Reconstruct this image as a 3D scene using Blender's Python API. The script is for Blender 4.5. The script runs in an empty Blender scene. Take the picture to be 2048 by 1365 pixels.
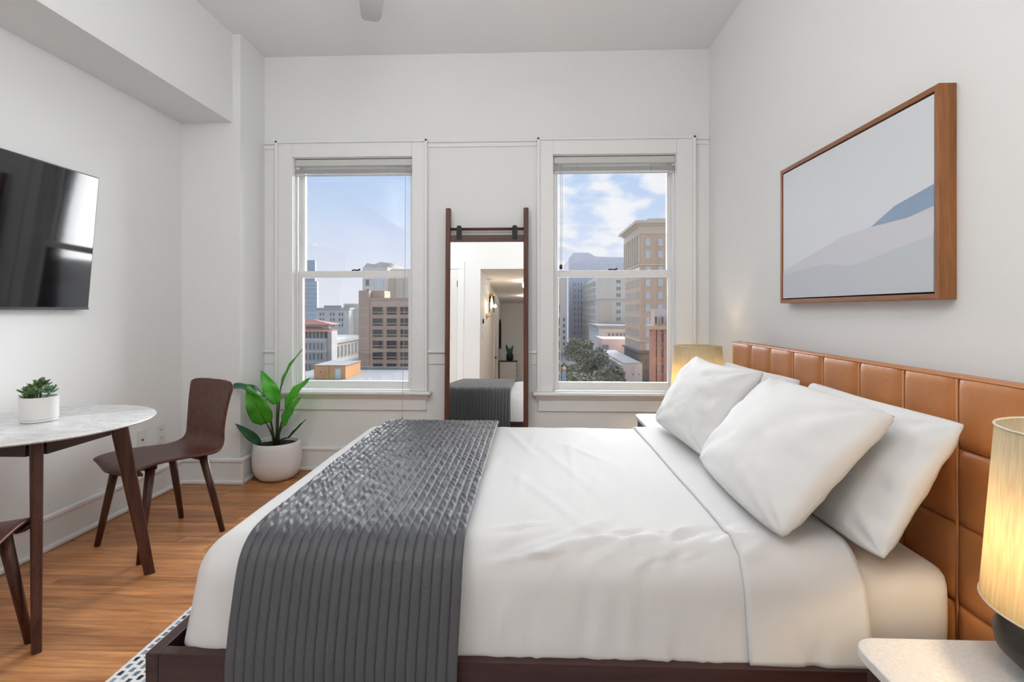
import bpy, bmesh, math, random
from mathutils import Vector, Matrix, noise

# ------------------------------------------------------------------ camera, world, sun, exposure
SC = bpy.context.scene
COL = SC.collection
F_PX, CAM_H, YAW = 1030.0, 1.2, math.atan(39 / 1030.0)
cam_d = bpy.data.cameras.new('camera')
cam_d.sensor_width = 36.0
cam_d.lens = 36.0 * F_PX / 2048.0
cam_d.shift_y = -62.5 / 2048.0
cam_d.clip_start, cam_d.clip_end = 0.02, 3000
cam = bpy.data.objects.new('camera', cam_d)
COL.objects.link(cam)
cam.location = (0, 0, CAM_H)
cam.rotation_euler = (math.pi / 2, 0, YAW)
SC.camera = cam
SC.view_settings.view_transform = 'Standard'
SC.view_settings.look = 'None'
SC.view_settings.exposure = 0.50
SC.view_settings.gamma = 1.0
SC.view_settings.use_curve_mapping = False
SKY_STRENGTH = 0.71
SUN_STRENGTH = 12.0
FAN_FILL_W = 10.5
GLOBE_FILL_W = 15.0
HALL_FILL_W = 5.0


def new_nodes(tree):
    tree.nodes.clear()
    return tree.nodes, tree.links


def make_world():
    w = bpy.data.worlds.new('sky')
    SC.world = w
    w.use_nodes = True
    N, L = new_nodes(w.node_tree)
    out = N.new('ShaderNodeOutputWorld')
    bg = N.new('ShaderNodeBackground')
    tc = N.new('ShaderNodeTexCoord')
    sep = N.new('ShaderNodeSeparateXYZ')
    L.new(tc.outputs['Generated'], sep.inputs[0])
    ramp = N.new('ShaderNodeValToRGB')
    r = ramp.color_ramp
    r.elements[0].position = 0.0
    r.elements[0].color = (0.82, 0.84, 0.92, 1)
    r.elements[1].position = 0.30
    r.elements[1].color = (0.40, 0.58, 0.88, 1)
    e = r.elements.new(0.10)
    e.color = (0.72, 0.78, 0.93, 1)
    e = r.elements.new(0.19)
    e.color = (0.55, 0.69, 0.92, 1)
    e = r.elements.new(0.8)
    e.color = (0.33, 0.50, 0.85, 1)
    L.new(sep.outputs['Z'], ramp.inputs[0])
    # broken altocumulus seen in perspective, denser towards the right-hand half of the sky
    add = N.new('ShaderNodeMath'); add.operation = 'ADD'; add.inputs[1].default_value = 0.32
    mx = N.new('ShaderNodeMath'); mx.operation = 'MAXIMUM'; mx.inputs[1].default_value = 0.02
    L.new(sep.outputs['Z'], mx.inputs[0]); L.new(mx.outputs[0], add.inputs[0])
    dx = N.new('ShaderNodeMath'); dx.operation = 'DIVIDE'
    dy = N.new('ShaderNodeMath'); dy.operation = 'DIVIDE'
    L.new(sep.outputs['X'], dx.inputs[0]); L.new(add.outputs[0], dx.inputs[1])
    L.new(sep.outputs['Y'], dy.inputs[0]); L.new(add.outputs[0], dy.inputs[1])
    cmb = N.new('ShaderNodeCombineXYZ')
    L.new(dx.outputs[0], cmb.inputs[0]); L.new(dy.outputs[0], cmb.inputs[1])
    nz = N.new('ShaderNodeTexNoise')
    nz.inputs['Scale'].default_value = 7.5
    nz.inputs['Detail'].default_value = 5
    nz.inputs['Roughness'].default_value = 0.52
    nz.inputs['Distortion'].default_value = 0.3
    L.new(cmb.outputs[0], nz.inputs['Vector'])
    mr = N.new('ShaderNodeMapRange')
    mr.inputs['From Min'].default_value = 0.37
    mr.inputs['From Max'].default_value = 0.60
    mr.interpolation_type = 'SMOOTHSTEP'
    L.new(nz.outputs['Fac'], mr.inputs['Value'])
    side = N.new('ShaderNodeMapRange')
    side.inputs['From Min'].default_value = -0.22
    side.inputs['From Max'].default_value = 0.06
    side.inputs['To Min'].default_value = 0.06
    side.inputs['To Max'].default_value = 1.0
    L.new(sep.outputs['X'], side.inputs['Value'])
    mul = N.new('ShaderNodeMath'); mul.operation = 'MULTIPLY'
    L.new(mr.outputs[0], mul.inputs[0]); L.new(side.outputs[0], mul.inputs[1])
    mix = N.new('ShaderNodeMix'); mix.data_type = 'RGBA'
    L.new(mul.outputs[0], mix.inputs['Factor'])
    L.new(ramp.outputs['Color'], mix.inputs[6])
    mix.inputs[7].default_value = (0.90, 0.91, 0.95, 1)
    L.new(mix.outputs[2], bg.inputs['Color'])
    bg.inputs['Strength'].default_value = SKY_STRENGTH
    L.new(bg.outputs[0], out.inputs[0])


make_world()
sun_d = bpy.data.lights.new('daylight', 'SUN')
sun_d.energy = SUN_STRENGTH
sun_d.angle = math.radians(72)
sun_d.color = (0.97, 0.985, 1.0)
sun = bpy.data.objects.new('daylight', sun_d)
COL.objects.link(sun)
sun.rotation_euler = Vector((-0.36, -0.92, -0.30)).to_track_quat('-Z', 'Y').to_euler()
sun.location = (20, 60, 60)


# ------------------------------------------------------------------ helpers
def cam_ray(u, v):
    a, b = (u - 1024) / F_PX, (620 - v) / F_PX
    s, c = math.sin(YAW), math.cos(YAW)
    return Vector((-s + a * c, c + a * s, b))


def on_y(u, v, y):
    d = cam_ray(u, v)
    p = d * (y / d.y)
    return Vector((p.x, y, CAM_H + p.z))


class MB:
    """collects geometry for one mesh object"""
    def __init__(self):
        self.v, self.f, self.m = [], [], []

    def add(self, vs, fs, mi=0):
        o = len(self.v)
        self.v += [tuple(x) for x in vs]
        self.f += [tuple(i + o for i in f) for f in fs]
        self.m += [mi] * len(fs)
        return self

    def box(self, x0, x1, y0, y1, z0, z1, mi=0):
        vs = [(x, y, z) for z in (z0, z1) for y in (y0, y1) for x in (x0, x1)]
        fs = [(0, 2, 3, 1), (4, 5, 7, 6), (0, 1, 5, 4), (2, 6, 7, 3), (0, 4, 6, 2), (1, 3, 7, 5)]
        return self.add(vs, fs, mi)

    def tube(self, pts, rad, n=12, mi=0, caps=True):
        pts = [Vector(p) for p in pts]
        if not isinstance(rad, (list, tuple)):
            rad = [rad] * len(pts)
        vs, fs = [], []
        ref = None
        for i, p in enumerate(pts):
            a = pts[max(i - 1, 0)]
            b = pts[min(i + 1, len(pts) - 1)]
            t = (b - a).normalized()
            if ref is None:
                ref = Vector((1, 0, 0)) if abs(t.x) < 0.9 else Vector((0, 1, 0))
            e1 = (ref - t * ref.dot(t)).normalized()
            ref = e1
            e2 = t.cross(e1)
            for k in range(n):
                q = 2 * math.pi * k / n
                vs.append(p + (e1 * math.cos(q) + e2 * math.sin(q)) * rad[i])
        for i in range(len(pts) - 1):
            for k in range(n):
                k2 = (k + 1) % n
                fs.append((i * n + k, i * n + k2, (i + 1) * n + k2, (i + 1) * n + k))
        if caps:
            fs.append(tuple(reversed(range(n))))
            fs.append(tuple((len(pts) - 1) * n + k for k in range(n)))
        return self.add(vs, fs, mi)

    def lathe(self, prof, n=40, c=(0, 0), mi=0):
        vs, fs = [], []
        for r, z in prof:
            for k in range(n):
                q = 2 * math.pi * k / n
                vs.append((c[0] + r * math.cos(q), c[1] + r * math.sin(q), z))
        for i in range(len(prof) - 1):
            for k in range(n):
                k2 = (k + 1) % n
                fs.append((i * n + k, i * n + k2, (i + 1) * n + k2, (i + 1) * n + k))
        if prof[0][0] > 1e-6:
            fs.append(tuple(reversed(range(n))))
        if prof[-1][0] > 1e-6:
            fs.append(tuple((len(prof) - 1) * n + k for k in range(n)))
        return self.add(vs, fs, mi)

    def grid(self, fn, nu, nv, mi=0):
        vs = [fn(i / nu, j / nv) for j in range(nv + 1) for i in range(nu + 1)]
        w = nu + 1
        fs = [(j * w + i, j * w + i + 1, (j + 1) * w + i + 1, (j + 1) * w + i) for j in range(nv) for i in range(nu)]
        return self.add(vs, fs, mi)

    def prism(self, poly, axis, a, b, mi=0):
        """extrude a 2-D polygon along an axis; polygon coordinates are the other two axes in order"""
        def put(p, t):
            l = list(p)
            l.insert('xyz'.index(axis), t)
            return tuple(l)
        n = len(poly)
        vs = [put(p, a) for p in poly] + [put(p, b) for p in poly]
        fs = [tuple(range(n)), tuple(reversed(range(n, 2 * n)))]
        fs += [(i, n + i, n + (i + 1) % n, (i + 1) % n) for i in range(n)]
        return self.add(vs, fs, mi)

    def build(self, name, mat, parent=None, smooth=False, bevel=0, seg=2, loc=None, rot=None, merge=False, world=True):
        me = bpy.data.meshes.new(name)
        off = Vector((0, 0, 0))
        if parent is not None and world:
            q = parent
            while q is not None:
                off = off + Vector(q.location)
                q = q.parent
        me.from_pydata([tuple(Vector(v) - off) for v in self.v], [], self.f)
        mats = mat if isinstance(mat, (list, tuple)) else [mat]
        for m in mats:
            me.materials.append(m)
        if len(mats) > 1:
            me.polygons.foreach_set('material_index', self.m)
        bm = bmesh.new()
        bm.from_mesh(me)
        if merge:
            bmesh.ops.remove_doubles(bm, verts=bm.verts, dist=1e-5)
        bmesh.ops.recalc_face_normals(bm, faces=bm.faces)
        bm.to_mesh(me)
        bm.free()
        if smooth:
            me.polygons.foreach_set('use_smooth', [True] * len(me.polygons))
        o = bpy.data.objects.new(name, me)
        COL.objects.link(o)
        if loc is not None:
            o.location = loc
        if rot is not None:
            o.rotation_euler = rot
        if parent is not None:
            o.parent = parent
        if bevel:
            b = o.modifiers.new('bevel', 'BEVEL')
            b.width, b.segments, b.limit_method, b.angle_limit = bevel, seg, 'ANGLE', math.radians(40)
        return o


def tag(o, label=None, cat=None, group=None, kind=None):
    if label: o['label'] = label
    if cat: o['category'] = cat
    if group: o['group'] = group
    if kind: o['kind'] = kind
    return o


def thing(name, label, cat, loc=(0, 0, 0), rotz=0.0, group=None):
    o = bpy.data.objects.new(name, None)
    COL.objects.link(o)
    o.location = loc
    o.rotation_euler = (0, 0, rotz)
    o.empty_display_size = 0.1
    return tag(o, label, cat, group)


def struct_empty(name, loc=(0, 0, 0)):
    o = bpy.data.objects.new(name, None)
    COL.objects.link(o)
    o.location = loc
    o['kind'] = 'structure'
    return o


def struct(name, mb, mat, **k):
    o = mb.build(name, mat, **k)
    o['kind'] = 'structure'
    return o


def copy_tree(o, parent=None):
    c = o.copy()
    COL.objects.link(c)
    c.parent = parent
    for ch in list(o.children):
        copy_tree(ch, c)
    return c


def smooth_angle(o, deg=35):
    me = o.data
    me.polygons.foreach_set('use_smooth', [True] * len(me.polygons))
    try:
        me.set_sharp_from_angle(angle=math.radians(deg))
    except Exception:
        pass
    return o


# ------------------------------------------------------------------ materials
def mat(name, col, rough=0.5, metal=0.0, spec=0.5, sheen=0.0, noise_amt=0.0, noise_scale=20.0, noise_col=None,
        bump=0.0, bump_scale=80.0, stretch=(1, 1, 1), coat=0.0, detail=4):
    m = bpy.data.materials.new(name)
    m.use_nodes = True
    N, L = new_nodes(m.node_tree)
    out = N.new('ShaderNodeOutputMaterial')
    p = N.new('ShaderNodeBsdfPrincipled')
    L.new(p.outputs[0], out.inputs[0])
    p.inputs['Base Color'].default_value = (*col, 1)
    p.inputs['Roughness'].default_value = rough
    p.inputs['Metallic'].default_value = metal
    p.inputs['Specular IOR Level'].default_value = spec
    p.inputs['Sheen Weight'].default_value = sheen
    p.inputs['Coat Weight'].default_value = coat
    if noise_amt or bump:
        tc = N.new('ShaderNodeTexCoord')
        mp = N.new('ShaderNodeMapping')
        mp.inputs['Scale'].default_value = stretch
        L.new(tc.outputs['Object'], mp.inputs[0])
    if noise_amt:
        nz = N.new('ShaderNodeTexNoise')
        nz.inputs['Scale'].default_value = noise_scale
        nz.inputs['Detail'].default_value = detail
        L.new(mp.outputs[0], nz.inputs['Vector'])
        rp = N.new('ShaderNodeValToRGB')
        rp.color_ramp.elements[0].position = 0.3
        rp.color_ramp.elements[1].position = 0.7
        c2 = noise_col or tuple(c * (1 - noise_amt) for c in col)
        rp.color_ramp.elements[0].color = (*c2, 1)
        rp.color_ramp.elements[1].color = (*col, 1)
        L.new(nz.outputs['Fac'], rp.inputs[0])
        L.new(rp.outputs[0], p.inputs['Base Color'])
    if bump:
        nb = N.new('ShaderNodeTexNoise')
        nb.inputs['Scale'].default_value = bump_scale
        nb.inputs['Detail'].default_value = 3
        L.new(mp.outputs[0], nb.inputs['Vector'])
        bp = N.new('ShaderNodeBump')
        bp.inputs['Strength'].default_value = bump
        bp.inputs['Distance'].default_value = 0.01
        L.new(nb.outputs['Fac'], bp.inputs['Height'])
        L.new(bp.outputs[0], p.inputs['Normal'])
    return m


def emit(name, col, strength):
    m = bpy.data.materials.new(name)
    m.use_nodes = True
    N, L = new_nodes(m.node_tree)
    out = N.new('ShaderNodeOutputMaterial')
    e = N.new('ShaderNodeEmission')
    e.inputs[0].default_value = (*col, 1)
    e.inputs[1].default_value = strength
    L.new(e.outputs[0], out.inputs[0])
    return m


def wood(name, dark, light, axis, rough=0.42, scale=9.0, long=0.06, coat=0.0, spec=0.4):
    """grain running along one object axis"""
    m = bpy.data.materials.new(name)
    m.use_nodes = True
    N, L = new_nodes(m.node_tree)
    out = N.new('ShaderNodeOutputMaterial')
    p = N.new('ShaderNodeBsdfPrincipled')
    L.new(p.outputs[0], out.inputs[0])
    p.inputs['Roughness'].default_value = rough
    p.inputs['Coat Weight'].default_value = coat
    p.inputs['Specular IOR Level'].default_value = spec
    tc = N.new('ShaderNodeTexCoord')
    mp = N.new('ShaderNodeMapping')
    s = [1, 1, 1]
    s['xyz'.index(axis)] = long
    mp.inputs['Scale'].default_value = s
    L.new(tc.outputs['Object'], mp.inputs[0])
    n1 = N.new('ShaderNodeTexNoise')
    n1.inputs['Scale'].default_value = scale * 4
    n1.inputs['Detail'].default_value = 6
    n1.inputs['Distortion'].default_value = 0.8
    n2 = N.new('ShaderNodeTexNoise')
    n2.inputs['Scale'].default_value = scale * 24
    n2.inputs['Detail'].default_value = 3
    L.new(mp.outputs[0], n1.inputs['Vector'])
    L.new(mp.outputs[0], n2.inputs['Vector'])
    a = N.new('ShaderNodeMath'); a.operation = 'MULTIPLY_ADD'
    a.inputs[1].default_value = 0.65
    b = N.new('ShaderNodeMath'); b.operation = 'MULTIPLY'
    b.inputs[1].default_value = 0.35
    L.new(n2.outputs['Fac'], b.inputs[0])
    L.new(n1.outputs['Fac'], a.inputs[0])
    L.new(b.outputs[0], a.inputs[2])
    rp = N.new('ShaderNodeValToRGB')
    rp.color_ramp.elements[0].position = 0.35
    rp.color_ramp.elements[1].position = 0.66
    rp.color_ramp.elements[0].color = (*dark, 1)
    rp.color_ramp.elements[1].color = (*light, 1)
    L.new(a.outputs[0], rp.inputs[0])
    L.new(rp.outputs[0], p.inputs['Base Color'])
    bp = N.new('ShaderNodeBump')
    bp.inputs['Strength'].default_value = 0.08
    bp.inputs['Distance'].default_value = 0.002
    L.new(a.outputs[0], bp.inputs['Height'])
    L.new(bp.outputs[0], p.inputs['Normal'])
    return m


def floor_wood():
    m = wood('oak_floor', (0.33, 0.125, 0.044), (0.74, 0.35, 0.140), 'x', rough=0.36, scale=5.0, long=0.07)
    N, L = m.node_tree.nodes, m.node_tree.links
    p = [n for n in N if n.type == 'BSDF_PRINCIPLED'][0]
    rp = [n for n in N if n.type == 'VALTORGB'][0]
    mp = [n for n in N if n.type == 'MAPPING'][0]
    oi = N.new('ShaderNodeObjectInfo')
    # each board has its own shade and its own stretch of grain
    mr = N.new('ShaderNodeMapRange')
    mr.inputs['To Min'].default_value = 0.80
    mr.inputs['To Max'].default_value = 1.15
    L.new(oi.outputs['Random'], mr.inputs['Value'])
    mx = N.new('ShaderNodeMix'); mx.data_type = 'RGBA'; mx.blend_type = 'MULTIPLY'
    mx.inputs['Factor'].default_value = 1.0
    L.new(rp.outputs[0], mx.inputs[6])
    L.new(mr.outputs[0], mx.inputs[7])
    L.new(mx.outputs[2], p.inputs['Base Color'])
    ml = N.new('ShaderNodeMath'); ml.operation = 'MULTIPLY'; ml.inputs[1].default_value = 37.0
    L.new(oi.outputs['Random'], ml.inputs[0])
    cb = N.new('ShaderNodeCombineXYZ')
    L.new(ml.outputs[0], cb.inputs[0]); L.new(ml.outputs[0], cb.inputs[2])
    L.new(cb.outputs[0], mp.inputs['Location'])
    return m


def marble(name, base, vein, rough=0.16):
    m = bpy.data.materials.new(name)
    m.use_nodes = True
    N, L = new_nodes(m.node_tree)
    out = N.new('ShaderNodeOutputMaterial')
    p = N.new('ShaderNodeBsdfPrincipled')
    L.new(p.outputs[0], out.inputs[0])
    p.inputs['Roughness'].default_value = rough
    tc = N.new('ShaderNodeTexCoord')
    mp = N.new('ShaderNodeMapping')
    mp.inputs['Rotation'].default_value = (0, 0, 0.5)
    mp.inputs['Scale'].default_value = (1, 3, 1)
    L.new(tc.outputs['Object'], mp.inputs[0])
    n = N.new('ShaderNodeTexNoise')
    n.inputs['Scale'].default_value = 7
    n.inputs['Detail'].default_value = 9
    n.inputs['Roughness'].default_value = 0.62
    n.inputs['Distortion'].default_value = 1.3
    L.new(mp.outputs[0], n.inputs['Vector'])
    rp = N.new('ShaderNodeValToRGB')
    r = rp.color_ramp
    r.elements[0].position = 0.30
    r.elements[0].color = (*base, 1)
    r.elements[1].position = 0.75
    r.elements[1].color = (*base, 1)
    e = r.elements.new(0.47); e.color = (*[(a * 2 + b) / 3 for a, b in zip(base, vein)], 1)
    e = r.elements.new(0.52); e.color = (*vein, 1)
    e = r.elements.new(0.58); e.color = (*[(a * 3 + b) / 4 for a, b in zip(base, vein)], 1)
    L.new(n.outputs['Fac'], rp.inputs[0])
    L.new(rp.outputs[0], p.inputs['Base Color'])
    return m


def glass_mat(name, tint=(1, 1, 1), refl=1.0):
    m = bpy.data.materials.new(name)
    m.use_nodes = True
    N, L = new_nodes(m.node_tree)
    out = N.new('ShaderNodeOutputMaterial')
    t = N.new('ShaderNodeBsdfTransparent')
    t.inputs[0].default_value = (*tint, 1)
    g = N.new('ShaderNodeBsdfGlossy')
    g.inputs['Roughness'].default_value = 0.0
    f = N.new('ShaderNodeFresnel')
    f.inputs[0].default_value = 1.45
    k = N.new('ShaderNodeMath'); k.operation = 'MULTIPLY'; k.inputs[1].default_value = refl
    L.new(f.outputs[0], k.inputs[0])
    mx = N.new('ShaderNodeMixShader')
    L.new(k.outputs[0], mx.inputs[0])
    L.new(t.outputs[0], mx.inputs[1])
    L.new(g.outputs[0], mx.inputs[2])
    L.new(mx.outputs[0], out.inputs[0])
    return m


def lampshade_mat():
    m = bpy.data.materials.new('linen_shade')
    m.use_nodes = True
    N, L = new_nodes(m.node_tree)
    out = N.new('ShaderNodeOutputMaterial')
    d = N.new('ShaderNodeBsdfDiffuse')
    t = N.new('ShaderNodeBsdfTranslucent')
    mx = N.new('ShaderNodeMixShader')
    mx.inputs[0].default_value = 0.55
    tc = N.new('ShaderNodeTexCoord')
    mp = N.new('ShaderNodeMapping')
    mp.inputs['Scale'].default_value = (1, 1, 0.06)
    L.new(tc.outputs['Object'], mp.inputs[0])
    n = N.new('ShaderNodeTexNoise')
    n.inputs['Scale'].default_value = 190
    n.inputs['Detail'].default_value = 4
    L.new(mp.outputs[0], n.inputs['Vector'])
    rp = N.new('ShaderNodeValToRGB')
    rp.color_ramp.elements[0].position = 0.34
    rp.color_ramp.elements[1].position = 0.62
    rp.color_ramp.elements[0].color = (0.70, 0.60, 0.42, 1)
    rp.color_ramp.elements[1].color = (0.80, 0.72, 0.55, 1)
    L.new(n.outputs['Fac'], rp.inputs[0])
    L.new(rp.outputs[0], d.inputs[0])
    L.new(rp.outputs[0], t.inputs[0])
    L.new(d.outputs[0], mx.inputs[1])
    L.new(t.outputs[0], mx.inputs[2])
    L.new(mx.outputs[0], out.inputs[0])
    return m


def rug_mat():
    m = bpy.data.materials.new('woven_rug')
    m.use_nodes = True
    N, L = new_nodes(m.node_tree)
    out = N.new('ShaderNodeOutputMaterial')
    p = N.new('ShaderNodeBsdfPrincipled')
    p.inputs['Roughness'].default_value = 0.95
    p.inputs['Specular IOR Level'].default_value = 0.1
    L.new(p.outputs[0], out.inputs[0])
    tc = N.new('ShaderNodeTexCoord')
    br = N.new('ShaderNodeTexBrick')
    br.offset = 0.5
    br.inputs['Scale'].default_value = 1.0
    br.inputs['Brick Width'].default_value = 0.034
    br.inputs['Row Height'].default_value = 0.026
    br.inputs['Mortar Size'].default_value = 0.0075
    br.inputs['Mortar Smooth'].default_value = 0.3
    br.inputs['Color1'].default_value = (0.02, 0.03, 0.05, 1)
    br.inputs['Color2'].default_value = (0.34, 0.42, 0.52, 1)
    br.inputs['Mortar'].default_value = (0.78, 0.78, 0.77, 1)
    mp = N.new('ShaderNodeMapping')
    mp.inputs['Rotation'].default_value = (0, 0, math.pi / 2)
    L.new(tc.outputs['Object'], mp.inputs[0])
    nz = N.new('ShaderNodeTexNoise')
    nz.inputs['Scale'].default_value = 90
    sc = N.new('ShaderNodeVectorMath'); sc.operation = 'SCALE'; sc.inputs['Scale'].default_value = 0.008
    ad = N.new('ShaderNodeVectorMath'); ad.operation = 'ADD'
    L.new(mp.outputs[0], nz.inputs['Vector'])
    L.new(nz.outputs['Color'], sc.inputs[0])
    L.new(mp.outputs[0], ad.inputs[0]); L.new(sc.outputs[0], ad.inputs[1])
    L.new(ad.outputs[0], br.inputs['Vector'])
    L.new(br.outputs['Color'], p.inputs['Base Color'])
    bp = N.new('ShaderNodeBump')
    bp.inputs['Strength'].default_value = 0.8
    bp.inputs['Distance'].default_value = 0.004
    L.new(br.outputs['Fac'], bp.inputs['Height'])
    L.new(bp.outputs[0], p.inputs['Normal'])
    return m


def quilt_mat():
    m = mat('quilt_cotton', (0.068, 0.072, 0.080), rough=0.52, spec=0.5, sheen=0.12, bump=0.0)
    N, L = m.node_tree.nodes, m.node_tree.links
    p = [n for n in N if n.type == 'BSDF_PRINCIPLED'][0]
    p.inputs['Sheen Roughness'].default_value = 0.4
    tc = N.new('ShaderNodeTexCoord')
    mp = N.new('ShaderNodeMapping')
    mp.inputs['Scale'].default_value = (60, 130, 130)
    L.new(tc.outputs['Object'], mp.inputs[0])
    nb = N.new('ShaderNodeTexNoise')
    nb.inputs['Scale'].default_value = 1.0
    nb.inputs['Detail'].default_value = 2
    L.new(mp.outputs[0], nb.inputs['Vector'])
    bp = N.new('ShaderNodeBump')
    bp.inputs['Strength'].default_value = 0.35
    bp.inputs['Distance'].default_value = 0.003
    L.new(nb.outputs['Fac'], bp.inputs['Height'])
    L.new(bp.outputs[0], p.inputs['Normal'])
    return m


M = {}
M['wall'] = mat('wall_paint', (0.845, 0.86, 0.86), rough=0.75, spec=0.25, bump=0.02, bump_scale=160)
M['trim'] = mat('trim_paint', (0.85, 0.86, 0.86), rough=0.42, spec=0.4)
M['ceil'] = mat('ceiling_paint', (0.865, 0.88, 0.89), rough=0.85, spec=0.2)
M['floor'] = floor_wood()
M['subfloor'] = mat('subfloor', (0.05, 0.02, 0.01), rough=0.9)
M['walnut_z'] = wood('walnut_upright', (0.042, 0.015, 0.010), (0.125, 0.046, 0.028), 'z', rough=0.4)
M['walnut_y'] = wood('walnut_shell', (0.060, 0.020, 0.014), (0.145, 0.052, 0.036), 'y', rough=0.38)
M['walnut_x'] = wood('walnut_rail', (0.028, 0.010, 0.009), (0.070, 0.026, 0.020), 'x', rough=0.42)
M['espresso'] = wood('espresso_rail', (0.030, 0.012, 0.011), (0.060, 0.024, 0.021), 'x', rough=0.45)
M['espresso_y'] = wood('espresso_foot', (0.030, 0.012, 0.011), (0.060, 0.024, 0.021), 'y', rough=0.45)
M['mirrorwood'] = wood('mirror_wood', (0.070, 0.022, 0.013), (0.160, 0.055, 0.032), 'z', rough=0.4)
M['mirrorwood_x'] = wood('mirror_wood_bar', (0.060, 0.020, 0.012), (0.120, 0.042, 0.026), 'x', rough=0.4)
M['frame'] = wood('frame_wood', (0.22, 0.085, 0.026), (0.40, 0.165, 0.055), 'z', rough=0.45)
M['frame_y'] = wood('frame_wood_long', (0.20, 0.078, 0.030), (0.36, 0.150, 0.062), 'y', rough=0.45)
M['leather'] = mat('leather', (0.57, 0.225, 0.075), rough=0.40, spec=0.5, noise_amt=0.22, noise_scale=6, bump=0.12, bump_scale=45)
M['piping'] = mat('leather_piping', (0.60, 0.27, 0.11), rough=0.35)
M['linen'] = mat('white_cotton', (0.66, 0.66, 0.66), rough=0.75, spec=0.2, sheen=0.0, bump=0.05, bump_scale=30)
M['pillow'] = mat('pillow_cotton', (0.72, 0.72, 0.715), rough=0.75, spec=0.2, sheen=0.0, bump=0.06, bump_scale=25)
M['quilt'] = quilt_mat()
M['marble'] = marble('carrara', (0.82, 0.82, 0.815), (0.60, 0.61, 0.62))
M['stone'] = mat('nightstand_marble', (0.74, 0.72, 0.70), rough=0.3, noise_amt=0.16, noise_scale=110, detail=8)
M['pot'] = mat('white_fiberstone', (0.86, 0.86, 0.86), rough=0.6, bump=0.05, bump_scale=60)
M['ceramic'] = mat('white_ceramic', (0.80, 0.80, 0.78), rough=0.35)
M['soil'] = mat('soil', (0.03, 0.026, 0.02), rough=0.95, bump=0.6, bump_scale=60)
M['leaf'] = mat('strelitzia_leaf', (0.10, 0.55, 0.025), rough=0.33, noise_amt=0.5, noise_scale=9, noise_col=(0.035, 0.26, 0.02))
M['leaf_dark'] = mat('dark_green_leaf', (0.035, 0.14, 0.07), rough=0.3, noise_amt=0.4, noise_scale=10, noise_col=(0.02, 0.075, 0.035))  # deeper, bluer green than the other leaf material
M['stem'] = mat('plant_stem', (0.045, 0.06, 0.018), rough=0.5)
M['succulent'] = mat('succulent_leaf', (0.15, 0.26, 0.085), rough=0.5, noise_amt=0.6, noise_scale=40, noise_col=(0.045, 0.10, 0.035))
M['rosette'] = mat('rosette_leaf', (0.20, 0.34, 0.20), rough=0.5, noise_amt=0.5, noise_scale=40, noise_col=(0.07, 0.16, 0.09))
M['black'] = mat('black_metal', (0.010, 0.012, 0.016), rough=0.6)
M['tv_body'] = mat('tv_plastic', (0.012, 0.012, 0.013), rough=0.35)
M['screen'] = mat('tv_glass', (0.006, 0.006, 0.007), rough=0.05, spec=0.8, coat=0.3)
M['plate'] = mat('outlet_plastic', (0.78, 0.78, 0.77), rough=0.35)
M['slot'] = mat('outlet_slot', (0.05, 0.05, 0.05), rough=0.6)
M['blind'] = mat('blind_vinyl', (0.62, 0.62, 0.61), rough=0.4)
M['cord'] = mat('blind_cord', (0.45, 0.45, 0.45), rough=0.7)
M['glass'] = glass_mat('window_glass')
M['clearglass'] = glass_mat('lamp_glass')
M['mirror'] = mat('mirror_silver', (0.90, 0.90, 0.89), rough=0.0, metal=1.0)
M['shade'] = lampshade_mat()
M['rim'] = mat('shade_rim', (0.70, 0.62, 0.50), rough=0.8)
M['lampbase'] = mat('lamp_base_dark', (0.016, 0.012, 0.010), rough=0.38)
M['bulb'] = emit('warm_bulb', (1.0, 0.74, 0.42), 9.0)
M['fill_glow'] = emit('fill_lamp_glow', (1.0, 0.95, 0.88), 6.0)  # glow of the added fan dome, globes and hall fill lights
M['fan'] = mat('fan_blade', (0.42, 0.42, 0.42), rough=0.4)
M['brass'] = mat('brass', (0.60, 0.36, 0.10), rough=0.25, metal=1.0)
M['rug'] = rug_mat()
M['door'] = mat('door_paint', (0.80, 0.80, 0.79), rough=0.4)
M['cabinet'] = mat('cabinet_paint', (0.66, 0.65, 0.63), rough=0.4)
M['navy'] = mat('navy_vase', (0.012, 0.016, 0.032), rough=0.35)
M['canvas_edge'] = mat('art_liner', (0.03, 0.022, 0.02), rough=0.7)
M['slat'] = mat('bed_slat', (0.03, 0.016, 0.012), rough=0.7)
M['brick'] = mat('outer_brick', (0.20, 0.10, 0.075), rough=0.9, noise_amt=0.4, noise_scale=30)

# ------------------------------------------------------------------ room shell
XL, XR, YB, YF, ZC = -2.42, 1.29, 3.80, -1.15, 3.10
PX, PY = -2.005, 3.475          # pillar corner
BX, BZ = -2.06, 2.49            # beam edge and underside
WT = 0.19                       # outer wall thickness
WIN = [(-1.79, -0.875), (0.15, 1.062)]
WZ0, WZ1 = 0.575, 2.345

# floor boards: real strips laid along x
fl = struct_empty('floor', (0, 0, 0))
MB().box(XL - 0.1, XR + 0.1, YF, YB + 0.05, -0.05, -0.012).build('subfloor', M['subfloor'], fl)
rng = random.Random(4)
bw = 0.083
y = YF
row = 0
while y < YB + 0.02:
    x = XL - 0.05 - rng.random() * 0.9
    while x < XR + 0.05:
        ln = rng.choice((0.9, 1.2, 1.5, 1.9))
        x0, x1 = max(x, XL - 0.05), min(x + ln, XR + 0.05)
        if x1 - x0 > 0.03:
            MB().box(-(x1 - x0) / 2 + 0.0003, (x1 - x0) / 2 - 0.0003, -bw / 2 + 0.0003, bw / 2 - 0.0003, -0.014, 0).build(
                'plank', M['floor'], fl, bevel=0.0008, seg=1, loc=((x0 + x1) / 2, y + bw / 2, 0), world=False)
        x += ln
    y += bw
    row += 1

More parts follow.
